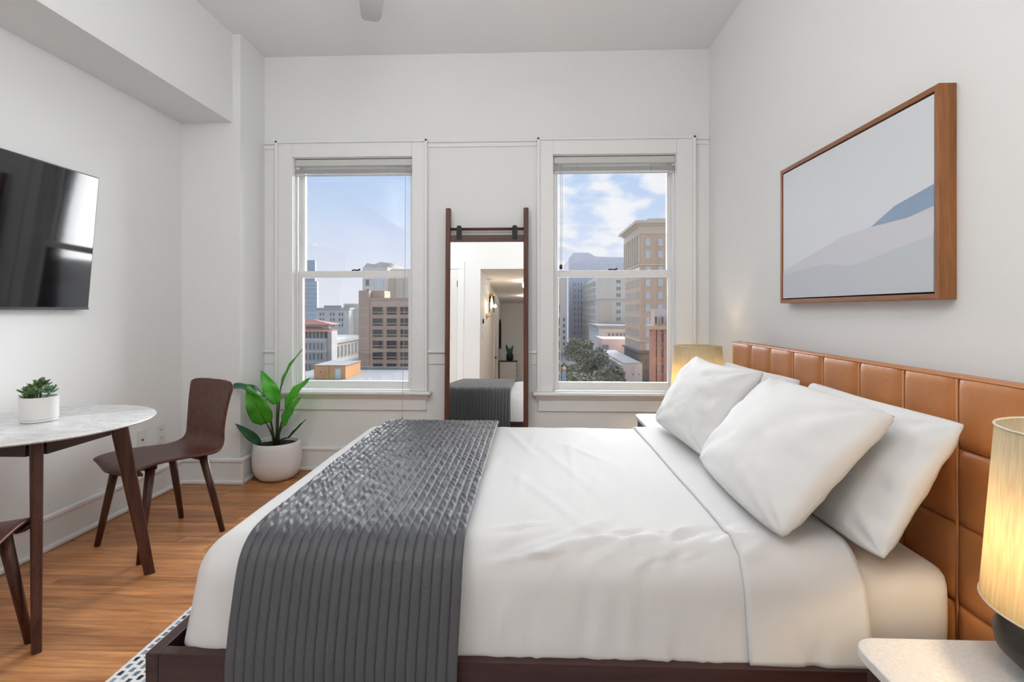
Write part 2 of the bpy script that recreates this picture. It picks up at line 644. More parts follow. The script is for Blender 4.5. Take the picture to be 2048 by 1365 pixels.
struct('ceiling', MB().box(XL - 0.2, XR + 0.2, YF - 0.15, YB + WT, ZC, ZC + 0.15), M['ceil'])
struct('wall_left', MB().box(XL - 0.2, XL, YF - 0.15, YB + WT, -0.05, ZC), M['wall'])
struct('wall_right', MB().box(XR, XR + 0.2, YF - 0.15, YB + WT, -0.05, ZC), M['wall'])
# back wall with the two window openings
wb = MB()
xs = [XL, WIN[0][0], WIN[0][1], WIN[1][0], WIN[1][1], XR]
for i in range(5):
    if i in (1, 3):
        wb.box(xs[i], xs[i + 1], YB, YB + WT, -0.05, WZ0)
        wb.box(xs[i], xs[i + 1], YB, YB + WT, WZ1, ZC)
    else:
        wb.box(xs[i], xs[i + 1], YB, YB + WT, -0.05, ZC)
struct('wall_back', wb, M['wall'], merge=False)
struct('wall_pillar', MB().box(XL, PX, PY, YB, 0, ZC), M['wall'])
struct('ceiling_beam', MB().box(XL, BX, YF, PY, BZ, ZC), M['wall'])
# wall behind the camera, open to the entrance hall
HX0, HX1, HZ = -0.86, 0.62, 2.30
YH = -7.2
wf = MB()
wf.box(XL, HX0, YF - 0.15, YF, -0.05, ZC)
wf.box(HX1, XR, YF - 0.15, YF, -0.05, ZC)
wf.box(HX0, HX1, YF - 0.15, YF, HZ, ZC)
struct('wall_front', wf, M['wall'])
struct('wall_hall_left', MB().box(HX0 - 0.15, HX0, YH, YF - 0.15, -0.05, HZ + 0.1), M['wall'])
struct('wall_hall_right', MB().box(HX1, HX1 + 0.15, YH, YF - 0.15, -0.05, HZ + 0.1), M['wall'])
struct('wall_hall_end', MB().box(HX0 - 0.15, HX1 + 0.15, YH - 0.15, YH, -0.05, HZ + 0.1), M['wall'])
struct('ceiling_hall', MB().box(HX0 - 0.15, HX1 + 0.15, YH - 0.15, YF - 0.15, HZ, HZ + 0.1), M['ceil'])
struct('floor_hall', MB().box(HX0 - 0.15, HX1 + 0.15, YH - 0.15, YF, -0.05, 0), M['floor'])


def skirting(name, pts, inward):
    """baseboard with cap moulding and shoe along a straight wall run; inward = unit vector into the room"""
    (x0, y0), (x1, y1) = pts
    root = struct_empty(name, ((x0 + x1) / 2, (y0 + y1) / 2, 0))
    ix, iy = inward

    def strip(t, z0, z1):
        xa, xb = sorted((x0, x1)) if ix == 0 else sorted((x0, x0 + ix * t))
        ya, yb = sorted((y0, y1)) if iy == 0 else sorted((y0, y0 + iy * t))
        return MB().box(xa, xb, ya, yb, z0, z1)
    strip(0.016, 0.0, 0.15).build('board', M['trim'], root, bevel=0.002)
    strip(0.026, 0.15, 0.18).build('cap_moulding', M['trim'], root, bevel=0.010, seg=3)
    strip(0.032, 0.0, 0.028).build('shoe_moulding', M['trim'], root, bevel=0.010, seg=3)


skirting('baseboard_left', ((XL, YF), (XL, PY)), (1, 0))
skirting('baseboard_pillar', ((XL, PY), (PX + 0.03, PY)), (0, -1))
skirting('baseboard_pillar_side', ((PX, PY), (PX, YB)), (1, 0))
skirting('baseboard_back', ((PX, YB), (XR, YB)), (0, -1))
skirting('baseboard_right', ((XR, YF), (XR, YB)), (-1, 0))
skirting('baseboard_front', ((XL, YF), (HX0, YF)), (0, 1))

# picture rail and chair rail pieces between the window casings
CAS = [(-1.912, -0.768), (0.040, 1.188)]
segs = [(PX, CAS[0][0]), (CAS[0][1], CAS[1][0]), (CAS[1][1], XR)]
n = 0
for a, b in segs:
    n += 1
    r = struct_empty('trim_%d' % n, ((a + b) / 2, YB, 2.43))
    MB().box(a, b, YB - 0.012, YB, 2.405, 2.436).build('rail_board', M['trim'], r, bevel=0.003)
    MB().box(a, b, YB - 0.026, YB, 2.436, 2.452).build('rail_cap', M['trim'], r, bevel=0.006, seg=3)
for a, b in segs:
    n += 1
    r = struct_empty('trim_%d' % n, ((a + b) / 2, YB, 0.85))
    MB().box(a, b, YB - 0.010, YB, 0.796, 0.879).build('rail_board', M['trim'], r, bevel=0.003)
    MB().box(a, b, YB - 0.030, YB, 0.879, 0.902).build('rail_cap', M['trim'], r, bevel=0.008, seg=3)


# ------------------------------------------------------------------ windows
def bar_frame(x0, x1, z0, z1, y0, y1, l, r, t, b):
    m = MB()
    m.box(x0, x0 + l, y0, y1, z0, z1)
    m.box(x1 - r, x1, y0, y1, z0, z1)
    m.box(x0 + l, x1 - r, y0, y1, z1 - t, z1)
    m.box(x0 + l, x1 - r, y0, y1, z0, z0 + b)
    return m


def window(name, ox, cx):
    root = struct_empty(name, ((ox[0] + ox[1]) / 2, YB, WZ0))
    o0, o1 = ox
    c0, c1 = cx
    ct = 2.462
    yf = YB - 0.024
    MB().box(c0, o0 + 0.008, yf, YB, WZ0 + 0.024, ct).build('casing', M['trim'], root, bevel=0.004)
    MB().box(o1 - 0.008, c1, yf, YB, WZ0 + 0.024, ct).build('casing', M['trim'], root, bevel=0.004)
    MB().box(o0 + 0.008, o1 - 0.008, yf, YB, WZ1 - 0.008, ct).build('casing_head', M['trim'], root, bevel=0.004)
    # back band round the casing
    MB().box(c0, c0 + 0.022, yf - 0.014, yf, WZ0 + 0.024, ct).build('back_band', M['trim'], root, bevel=0.005)
    MB().box(c1 - 0.022, c1, yf - 0.014, yf, WZ0 + 0.024, ct).build('back_band', M['trim'], root, bevel=0.005)
    MB().box(c0, c1, yf - 0.014, yf, ct - 0.022, ct).build('back_band', M['trim'], root, bevel=0.005)
    # stool, cove, apron
    MB().box(c0 - 0.03, c1 + 0.03, YB - 0.07, YB + 0.045, WZ0, WZ0 + 0.024).build('stool', M['trim'], root, bevel=0.008, seg=3)
    MB().prism([(YB, WZ0), (YB - 0.050, WZ0), (YB - 0.044, WZ0 - 0.014), (YB - 0.026, WZ0 - 0.032), (YB - 0.020, WZ0 - 0.04), (YB, WZ0 - 0.04)],
               'x', c0 - 0.008, c1 + 0.008).build('cove', M['trim'], root)
    MB().box(c0 + 0.01, c1 - 0.01, YB - 0.018, YB, 0.455, WZ0 - 0.04).build('apron', M['trim'], root, bevel=0.003)
    # jamb liners and stops
    z0 = WZ0 + 0.024
    MB().box(o0, o0 + 0.012, YB, YB + 0.17, z0, WZ1).build('jamb', M['trim'], root)
    MB().box(o1 - 0.012, o1, YB, YB + 0.17, z0, WZ1).build('jamb', M['trim'], root)
    MB().box(o0 + 0.012, o1 - 0.012, YB, YB + 0.17, WZ1 - 0.012, WZ1).build('jamb_head', M['trim'], root)
    for s in (0, 1):
        a = o0 + 0.012 if s == 0 else o1 - 0.026
        MB().box(a, a + 0.014, YB + 0.028, YB + 0.045, z0, WZ1 - 0.012).build('stop', M['trim'], root, bevel=0.003)
        a = o0 + 0.012 if s == 0 else o1 - 0.024
        MB().box(a, a + 0.012, YB + 0.084, YB + 0.096, z0, WZ1 - 0.012).build('parting_bead', M['trim'], root, bevel=0.002)
    i0, i1 = o0 + 0.013, o1 - 0.013
    ls = bar_frame(i0, i1, z0, 1.494, YB + 0.047, YB + 0.083, 0.040, 0.040, 0.048, 0.062).build('lower_sash', M['trim'], root, bevel=0.003)
    MB().box(i0 + 0.041, i1 - 0.041, YB + 0.063, YB + 0.067, z0 + 0.063, 1.445).build('pane', M['glass'], ls)
    us = bar_frame(i0, i1, 1.446, WZ1 - 0.013, YB + 0.098, YB + 0.134, 0.036, 0.036, 0.05, 0.046).build('upper_sash', M['trim'], root, bevel=0.003)
    MB().box(i0 + 0.037, i1 - 0.037, YB + 0.114, YB + 0.118, 1.493, WZ1 - 0.064).build('pane', M['glass'], us)
    xm = (o0 + o1) / 2
    la = MB()
    la.tube([(xm - 0.032, YB + 0.07, 1.500), (xm - 0.01, YB + 0.07, 1.503), (xm + 0.012, YB + 0.068, 1.499), (xm + 0.034, YB + 0.06, 1.508)], [0.006, 0.005, 0.006, 0.007], 8)
    la.build('sash_lock', M['black'], root, smooth=True)
    # masonry sill outside
    MB().box(o0 - 0.02, o1 + 0.02, YB + 0.135, YB + WT + 0.06, WZ0 - 0.02, z0 - 0.004).build('outer_sill', M['trim'], root)
    for s in (0, 1):
        a = o0 if s == 0 else o1 - 0.012
        MB().box(a, a + 0.012, YB + 0.172, YB + WT, z0, WZ1).build('brick_reveal', M['brick'], root)


window('window_1', WIN[0], CAS[0])
window('window_2', WIN[1], CAS[1])


def blind(label, ox, cord_x, cord_to, wand_x, dark=False):
    o0, o1 = ox[0] + 0.014, ox[1] - 0.014
    root = thing('window_blind', label, 'blind', ((o0 + o1) / 2, YB + 0.02, 2.34), group='raised window blinds')
    MB().box(o0, o1, YB + 0.004, YB + 0.038, 2.279, 2.327).build('headrail', M['blind'], root, bevel=0.004)
    zs = 2.255
    for k in range(11):
        MB().box(o0 + 0.004, o1 - 0.004, YB + 0.008, YB + 0.032, zs - k * 0.0030, zs - k * 0.0030 + 0.0016).build('slat', M['blind'], root)
    MB().box(o0 + 0.003, o1 - 0.003, YB + 0.007, YB + 0.033, 2.207, 2.217).build('bottom_rail', M['blind'], root, bevel=0.003)
    for fx in (0.2, 0.8):
        xx = o0 + (o1 - o0) * fx
        MB().tube([(xx, YB + 0.005, 2.282), (xx, YB + 0.005, 2.208)], 0.0014, 6).build('ladder_cord', M['cord'], root)
    MB().tube([(cord_x, YB - 0.010, 2.272), (cord_x + 0.002, YB - 0.03, 1.5), (cord_x - 0.004, YB - 0.078, 0.62), (cord_x - 0.005, YB - 0.080, cord_to)], 0.0016, 6).build('pull_cord', M['cord'], root)
    MB().lathe([(0.001, cord_to + 0.03), (0.005, cord_to + 0.015), (0.006, cord_to), (0.001, cord_to - 0.004)], 8, (cord_x - 0.005, YB - 0.080)).build('tassel', M['black'] if dark else M['cord'], root, smooth=True)
    return root


blind('white slatted blind pulled up at the left window, cord hanging to the bed', WIN[0], -0.935, 0.40, 0)
b2 = blind('white slatted blind pulled up at the right window above the lamp', WIN[1], 0.212, 1.51, 0, True)
for ch in b2.children:          # the right-hand cord stops at the meeting rail
    if ch.name.startswith('pull_cord'):
        bpy.data.objects.remove(ch)
    elif ch.name.startswith('tassel'):
        bpy.data.objects.remove(ch)
MB().tube([(0.212, YB - 0.008, 2.272), (0.216, YB + 0.002, 1.9), (0.214, YB + 0.004, 1.52)], 0.0016, 6).build('pull_cord', M['cord'], b2)
MB().tube([(0.224, YB - 0.008, 2.272), (0.226, YB + 0.002, 1.9), (0.222, YB + 0.004, 1.52)], 0.0016, 6).build('pull_cord', M['cord'], b2)
MB().lathe([(0.003, 1.535), (0.010, 1.528), (0.012, 1.505), (0.004, 1.497)], 10, (0.217, YB + 0.004)).build('tassel', M['black'], b2, smooth=True)


# ------------------------------------------------------------------ television
def television():
    w, h = 1.23, 0.71
    yc, zc = 2.68 - w / 2, 1.20 + h / 2
    root = thing('television', 'flat black television tilted on the left wall above the round table', 'television', (XL, yc, zc))
    tilt = math.atan(0.062 / h)
    rot = Matrix.Rotation(tilt, 4, 'Y')
    def T(mb):
        mb.v = [tuple(rot @ Vector(v) + Vector((XL + 0.070, yc, zc))) for v in mb.v]
        return mb
    T(MB().box(-0.026, 0.0, -w / 2, w / 2, -h / 2, h / 2)).build('cabinet', M['tv_body'], root, bevel=0.003)
    T(MB().box(0.0, 0.0015, -w / 2 + 0.006, w / 2 - 0.006, -h / 2 + 0.012, h / 2 - 0.006)).build('screen', M['screen'], root)
    T(MB().box(-0.001, 0.003, -w / 2, w / 2, -h / 2, -h / 2 + 0.010)).build('bezel', M['tv_body'], root, bevel=0.001)
    MB().box(XL, XL + 0.03, yc - 0.2, yc + 0.2, zc - 0.2, zc + 0.2).build('wall_mount', M['black'], root)
    T(MB().box(-0.05, -0.026, -0.16, -0.12, -0.18, 0.18)).build('mount_arm', M['black'], root)
    T(MB().box(-0.05, -0.026, 0.12, 0.16, -0.18, 0.18)).build('mount_arm', M['black'], root)


television()


# ------------------------------------------------------------------ dining table
def tapered_leg(p0, p1, ang, w0, t0, w1, t1, n=16):
    """leg of rounded-rectangle section from top p0 to foot p1; ang = direction of the wide side"""
    p0, p1 = Vector(p0), Vector(p1)
    e1 = Vector((math.cos(ang), math.sin(ang), 0))
    e2 = Vector((-math.sin(ang), math.cos(ang), 0))
    mb = MB()
    def ring(p, w, t):
        out = []
        for k in range(n):
            q = 2 * math.pi * (k + 0.5) / n
            c, s = math.cos(q), math.sin(q)
            ex = 0.45
            out.append(p + e1 * (math.copysign(abs(c) ** ex, c) * w / 2) + e2 * (math.copysign(abs(s) ** ex, s) * t / 2))
        return out
    vs = []
    for k in range(5):
        f = k / 4
        vs += ring(p0.lerp(p1, f), w0 + (w1 - w0) * f, t0 + (t1 - t0) * f)
    fs = []
    for i in range(4):
        for k in range(n):
            k2 = (k + 1) % n
            fs.append((i * n + k, i * n + k2, (i + 1) * n + k2, (i + 1) * n + k))
    fs += [tuple(reversed(range(n))), tuple(4 * n + k for k in range(n))]
    mb.add(vs, fs)
    return mb


def dining_table():
    cx, cy, R, zt = -2.005, 2.012, 0.402, 0.742
    root = thing('dining_table', 'round white marble table with dark walnut legs under the television', 'table', (cx, cy, 0))
    o = MB().lathe([(0.0, zt - 0.016), (R - 0.05, zt - 0.016), (R - 0.020, zt - 0.013), (R - 0.003, zt - 0.007), (R, zt - 0.004), (R - 0.002, zt - 0.001), (R - 0.004, zt), (0.0, zt)], 96, (cx, cy)).build('tabletop', M['marble'], root)
    smooth_angle(o, 40)
    for sx, sy in ((1, -1), (-1, 1), (1, 1), (-1, -1)):
        a = math.atan2(sy, sx)
        top = (cx + sx * 0.185, cy + sy * 0.185, zt - 0.017)
        foot = (cx + sx * 0.268, cy + sy * 0.268, 0.0)
        o = tapered_leg(top, foot, a, 0.066, 0.040, 0.042, 0.030).build('leg', M['walnut_z'], root)
        smooth_angle(o, 60)
    q, t = 0.178, 0.011
    for sx, sy in ((1, 0), (-1, 0), (0, 1), (0, -1)):
        x0, x1 = (cx + sx * q - t, cx + sx * q + t) if sx else (cx - q + 0.03, cx + q - 0.03)
        y0, y1 = (cy + sy * q - t, cy + sy * q + t) if sy else (cy - q + 0.03, cy + q - 0.03)
        MB().box(x0, x1, y0, y1, 0.658, zt - 0.0165).build('apron', M['walnut_x'] if sy else M['espresso_y'], root, bevel=0.0015)


dining_table()


# ------------------------------------------------------------------ chairs (bent-ply shell)
def make_chair(label):
    root = thing('dining_chair', label, 'chair', group='bent plywood dining chairs')
    prof = [(0.235, 0.405), (0.228, 0.424), (0.205, 0.440), (0.16, 0.449), (0.09, 0.451), (0.0, 0.445), (-0.08, 0.437), (-0.14, 0.434),
            (-0.185, 0.440), (-0.215, 0.459), (-0.232, 0.487), (-0.240, 0.525), (-0.247, 0.59), (-0.256, 0.66), (-0.270, 0.74), (-0.282, 0.805)]
    def cat(s):
        x = s * (len(prof) - 1)
        i = min(int(x), len(prof) - 2)
        f = x - i
        P = [Vector(prof[max(0, min(len(prof) - 1, i + k))]) for k in (-1, 0, 1, 2)]
        return 0.5 * ((2 * P[1]) + (P[2] - P[0]) * f + (2 * P[0] - 5 * P[1] + 4 * P[2] - P[3]) * f * f + (3 * P[1] - P[0] - 3 * P[2] + P[3]) * f ** 3)
    def hw(s):
        if s < 0.5:
            w = 0.214 - 0.012 * (s / 0.5)
        else:
            q = (s - 0.5) / 0.5
            w = 0.202 - 0.030 * math.sin(math.pi * min(1, q * 1.05)) - 0.006 * q
        e = min(s / 0.11, 1.0)
        w *= 0.80 + 0.20 * math.sqrt(max(0.0, 1 - (1 - e) ** 2))
        e = min((1 - s) / 0.055, 1.0)
        w *= 0.86 + 0.14 * math.sqrt(max(0.0, 1 - (1 - e) ** 2))
        return w
    def fn(u, s):
        p = cat(s)
        t = u * 2 - 1
        w = hw(s)
        back = max(0.0, min(1.0, (s - 0.55) / 0.2))
        seat = max(0.0, 1 - back)
        y = p[0] + back * 0.016 * t * t
        z = p[1] + seat * 0.005 * t * t
        if s < 0.12:                      # rounded, drooping front lip
            y -= 0.055 * (1 - s / 0.12) * t * t
        if s > 0.94:
            z -= 0.008 * t ** 4
        return (t * w, y, z)
    o = MB().grid(fn, 22, 70).build('seat_shell', M['walnut_y'], root, smooth=True, world=False)
    sd = o.modifiers.new('thick', 'SOLIDIFY')
    sd.thickness, sd.offset = 0.011, 0
    MB().box(-0.15, 0.15, 0.10, 0.15, 0.412, 0.437).build('seat_rail', M['walnut_x'], root, bevel=0.004, world=False)
    MB().box(-0.15, 0.15, -0.15, -0.10, 0.405, 0.428).build('seat_rail', M['walnut_x'], root, bevel=0.004, world=False)
    for sx in (-1, 1):
        MB().tube([(sx * 0.155, 0.135, 0.425), (sx * 0.198, 0.205, 0.0)], [0.021, 0.0135], 16).build('leg', M['walnut_z'], root, smooth=True, world=False)
        MB().tube([(sx * 0.150, -0.125, 0.420), (sx * 0.192, -0.205, 0.0)], [0.021, 0.0135], 16).build('leg', M['walnut_z'], root, smooth=True, world=False)
    return root


chair = make_chair('dark walnut bent plywood chair standing between the table and the tall plant')
chair.location = (-1.936, 2.63, 0)
chair.rotation_euler.z = math.pi - math.radians(25.9)
chair2 = copy_tree(chair)
chair2['label'] = 'dark walnut chair mostly cut off by the left picture edge, in front of the table'
chair2.location = (-1.90, 1.52, 0)
chair2.rotation_euler.z = math.radians(25.6)


# ------------------------------------------------------------------ succulent on the table
def leaf_fat(mb, base, d, up, L, W, mi=0):
    d, up = Vector(d).normalized(), Vector(up)
    side = d.cross(up).normalized()
    nn = side.cross(d).normalized()
    base = Vector(base)
    vs, n = [], 6
    prof = [(0.0, 0.35), (0.3, 0.8), (0.6, 1.0), (0.85, 0.7), (1.0, 0.06)]
    for f, w in prof:
        c = base + d * (L * f) + nn * (0.25 * L * f * f)
        for k in range(n):
            q = 2 * math.pi * k / n
            vs.append(c + side * (math.cos(q) * W * w / 2) + nn * (math.sin(q) * W * w * 0.22))
    fs = [(i * n + k, i * n + (k + 1) % n, (i + 1) * n + (k + 1) % n, (i + 1) * n + k) for i in range(len(prof) - 1) for k in range(n)]
    fs.append(tuple((len(prof) - 1) * n + k for k in range(n)))
    mb.add(vs, fs, mi)


def succulent():
    cx, cy, z0 = -2.026, 2.045, 0.743
    root = thing('potted_succulent', 'small green succulent in a white ceramic pot on the marble table', 'plant', (cx, cy, z0))
    R, h = 0.063, 0.100
    o = MB().lathe([(0.0, z0), (R - 0.006, z0), (R - 0.002, z0 + 0.004), (R - 0.004, z0 + 0.009), (R, z0 + 0.012), (R, z0 + h), (R - 0.004, z0 + h + 0.001), (R - 0.006, z0 + h - 0.002), (R - 0.007, z0 + h - 0.02), (0, z0 + h - 0.02)], 48, (cx, cy)).build('pot', M['ceramic'], root)
    smooth_angle(o, 40)
    MB().lathe([(0.0, z0 + h - 0.010), (R - 0.008, z0 + h - 0.012)], 24, (cx, cy)).build('soil', M['soil'], root)
    rg = random.Random(11)
    zt = z0 + h - 0.010
    for k, (dx, dy, hz, s, mm) in enumerate([(-0.030, -0.012, 0.022, 1.0, 'succulent'), (-0.002, 0.012, 0.048, 1.05, 'succulent'), (-0.036, 0.022, 0.030, 0.9, 'succulent'),
                                             (0.006, -0.026, 0.022, 0.9, 'succulent'), (0.052, -0.008, 0.026, 0.95, 'rosette'), (-0.012, -0.034, 0.010, 0.8, 'succulent')]):
        mb = MB()
        c = Vector((cx + dx, cy + dy, zt + hz))
        mb.tube([(cx + dx * 0.5, cy + dy * 0.5, zt - 0.004), c], 0.004, 6)
        for ring, (nl, el, L) in enumerate([(7, 0.15, 0.042), (7, 0.55, 0.036), (6, 0.95, 0.028), (3, 1.3, 0.020)]):
            for i in range(nl):
                a = 2 * math.pi * (i + 0.5 * ring) / nl + rg.uniform(-0.2, 0.2)
                e = el + rg.uniform(-0.12, 0.12)
                d = (math.cos(a) * math.cos(e), math.sin(a) * math.cos(e), math.sin(e))
                leaf_fat(mb, c + Vector((0, 0, ring * 0.004)), d, (0, 0, 1), L * s * rg.uniform(0.85, 1.15), 0.016 * s)
        o = mb.build('rosette', M[mm], root, smooth=True)
        o['kind'] = 'stuff'


succulent()


# ------------------------------------------------------------------ tall plant in the corner
def big_leaf(name, root, base, tip, W, droop, face, m, fold=0.25, curl=0.0):
    base, tip = Vector(base), Vector(tip)
    ax = tip - base
    L = ax.length
    d = ax.normalized()
    face = Vector(face)
    nn = (face - d * face.dot(d)).normalized()
    side = d.cross(nn)
    def fn(u, s):
        t = u * 2 - 1
        w = W / 2 * (math.sin(math.pi * min(1, s * 0.94 + 0.06) ** 0.75) ** 0.8) * (1 - 0.12 * s)
        if s > 0.985: w *= 0.3
        c = base + d * (L * s) + nn * (droop * math.sin(math.pi * s)) 
        wav = 0.05 * W * math.sin(s * 17 + t * 2) * abs(t)
        return c + side * (t * w) + nn * (fold * abs(t) * w + wav - curl * t * w * s)
    o = MB().grid(fn, 8, 26).build(name, m, root, smooth=True)
    sd = o.modifiers.new('thick', 'SOLIDIFY')
    sd.thickness = 0.0015
    mid = [tuple(base + d * (L * s) + nn * (droop * math.sin(math.pi * s) - 0.001)) for s in (0, 0.25, 0.5, 0.75, 0.97)]
    MB().tube(mid, [0.004, 0.0035, 0.003, 0.002, 0.001], 6).build('midrib', M['stem'], o, smooth=True)
    o.children[0].location = (0, 0, 0)
    return o


def tall_plant():
    cx, cy = -1.812, 3.605
    root = thing('potted_plant', 'tall broad-leaved green plant in a round white pot in the corner', 'plant', (cx, cy, 0))
    R = 0.163
    o = MB().lathe([(0.0, 0.004), (0.085, 0.004), (0.118, 0.012), (0.140, 0.034), (0.155, 0.070), (R, 0.12), (R, 0.17), (R - 0.006, 0.235), (R - 0.010, 0.262), (R - 0.016, 0.266), (R - 0.023, 0.262), (R - 0.024, 0.235), (0, 0.235)], 64, (cx, cy)).build('pot', M['pot'], root)
    smooth_angle(o, 50)
    MB().lathe([(0.0, 0.240), (R - 0.026, 0.238)], 32, (cx, cy)).build('soil', M['soil'], root)
    S = Vector((cx - 0.005, cy, 0.238))
    # (leaf base, leaf tip, width, droop, facing, material, curl)
    leaves = [((-1.795, 3.62, 0.638), (-1.650, 3.66, 0.915), 0.060, 0.02, (-0.9, -0.6, 0.3), 'leaf', 0.0),
              ((-1.810, 3.60, 0.535), (-1.925, 3.60, 0.768), 0.105, 0.02, (0.45, -1.0, 0.25), 'leaf', 0.0),
              ((-1.737, 3.58, 0.492), (-1.545, 3.54, 0.722), 0.105, 0.02, (-0.6, -1.0, 0.5), 'leaf', 0.0),
              ((-1.740, 3.55, 0.392), (-1.590, 3.50, 0.600), 0.088, 0.015, (-0.5, -1.0, 0.2), 'leaf', 0.0),
              ((-1.845, 3.52, 0.410), (-1.925, 3.42, 0.690), 0.150, 0.030, (0.35, -1.0, 0.1), 'leaf', 0.0),
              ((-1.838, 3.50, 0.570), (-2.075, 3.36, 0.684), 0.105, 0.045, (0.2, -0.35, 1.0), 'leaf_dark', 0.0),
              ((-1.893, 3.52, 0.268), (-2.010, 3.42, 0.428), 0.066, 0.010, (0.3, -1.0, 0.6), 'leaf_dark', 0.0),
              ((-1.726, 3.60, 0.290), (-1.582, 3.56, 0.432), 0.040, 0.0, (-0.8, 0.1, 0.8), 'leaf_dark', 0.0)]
    for i, (b, t, w, dr, fc, mm, cu) in enumerate(leaves):
        bb = Vector(b)
        r0 = S + Vector(((bb.x - cx) * 0.16, (bb.y - cy) * 0.16, 0))
        pts = [r0, r0.lerp(bb, 0.35) + Vector(((cx - bb.x) * 0.12, 0, 0.015)), r0.lerp(bb, 0.7) + Vector(((cx - bb.x) * 0.08, 0, 0.01)), bb]
        MB().tube(pts, [0.011, 0.007, 0.0055, 0.0042], 8).build('stem', M['stem'], root, smooth=True)
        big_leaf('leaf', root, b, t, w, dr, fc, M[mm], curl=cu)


tall_plant()


# ------------------------------------------------------------------ leaning mirror
def leaning_mirror():
    lean = math.radians(2.4)
    h = 1.945
    yb = YB - 0.026 - h * math.sin(lean) - 0.02
    xc = -0.324
    root = thing('standing_mirror', 'tall dark wood ladder mirror leaning between the two windows', 'mirror', (xc, yb, 0))
    root.rotation_euler = (-lean, 0, 0)
    for s in (-1, 1):
        MB().box(s * 0.284 - 0.0175, s * 0.284 + 0.0175, -0.016, 0.016, 0.0, h).build('post', M['mirrorwood'], root, bevel=0.006, seg=3, world=False)
    MB().tube([(-0.268, 0, 1.791), (0.268, 0, 1.791)], 0.0105, 12).build('rod', M['mirrorwood_x'], root, smooth=True, world=False)
    MB().box(-0.266, 0.266, -0.012, 0.012, 1.695, 1.746).build('top_rail', M['mirrorwood_x'], root, bevel=0.002, world=False)
    MB().box(-0.266, 0.266, -0.012, 0.012, 0.10, 0.15).build('bottom_rail', M['mirrorwood_x'], root, bevel=0.002, world=False)
    MB().box(-0.266, 0.266, -0.006, 0.004, 0.15, 1.695).build('glass', M['mirror'], root, world=False)
    for s in (-1, 1):
        x = s * 0.203
        mb = MB()
        outline = [(-0.019, 1.712), (0.019, 1.712), (0.019, 1.800)] + [(0.019 * math.cos(q), 1.800 + 0.016 * math.sin(q)) for q in (0.4, 0.8, 1.2, 1.57, 1.94, 2.34, 2.74)] + [(-0.019, 1.800)]
        mb.prism([(x + a, b) for a, b in outline], 'y', -0.0165, -0.0125)
        mb.build('hanger_strap', M['black'], root, bevel=0.001, world=False)


leaning_mirror()


# ------------------------------------------------------------------ picture on the right wall
def art_mat(y0, y1, z0, z1):
    """abstract flat bands of grey-blue print on canvas"""
    m = bpy.data.materials.new('abstract_print')
    m.use_nodes = True
    N, L = new_nodes(m.node_tree)
    out = N.new('ShaderNodeOutputMaterial')
    p = N.new('ShaderNodeBsdfPrincipled')
    p.inputs['Roughness'].default_value = 0.6
    L.new(p.outputs[0], out.inputs[0])
    nz = N.new('ShaderNodeTexNoise')
    nz.inputs['Scale'].default_value = 260
    nz.inputs['Detail'].default_value = 2
    tc = N.new('ShaderNodeTexCoord')
    L.new(tc.outputs['Object'], nz.inputs['Vector'])
    rp = N.new('ShaderNodeValToRGB')
    rp.color_ramp.elements[0].position = 0.2
    rp.color_ramp.elements[0].color = (0.88, 0.88, 0.88, 1)
    rp.color_ramp.elements[1].position = 0.8
    rp.color_ramp.elements[1].color = (1, 1, 1, 1)
    L.new(nz.outputs['Fac'], rp.inputs[0])
    at = N.new('ShaderNodeVertexColor')
    at.layer_name = 'print'
    mx = N.new('ShaderNodeMix'); mx.data_type = 'RGBA'; mx.blend_type = 'MULTIPLY'
    mx.inputs['Factor'].default_value = 1
    L.new(at.outputs['Color'], mx.inputs[6])
    L.new(rp.outputs[0], mx.inputs[7])
    L.new(mx.outputs[2], p.inputs['Base Color'])
    return m


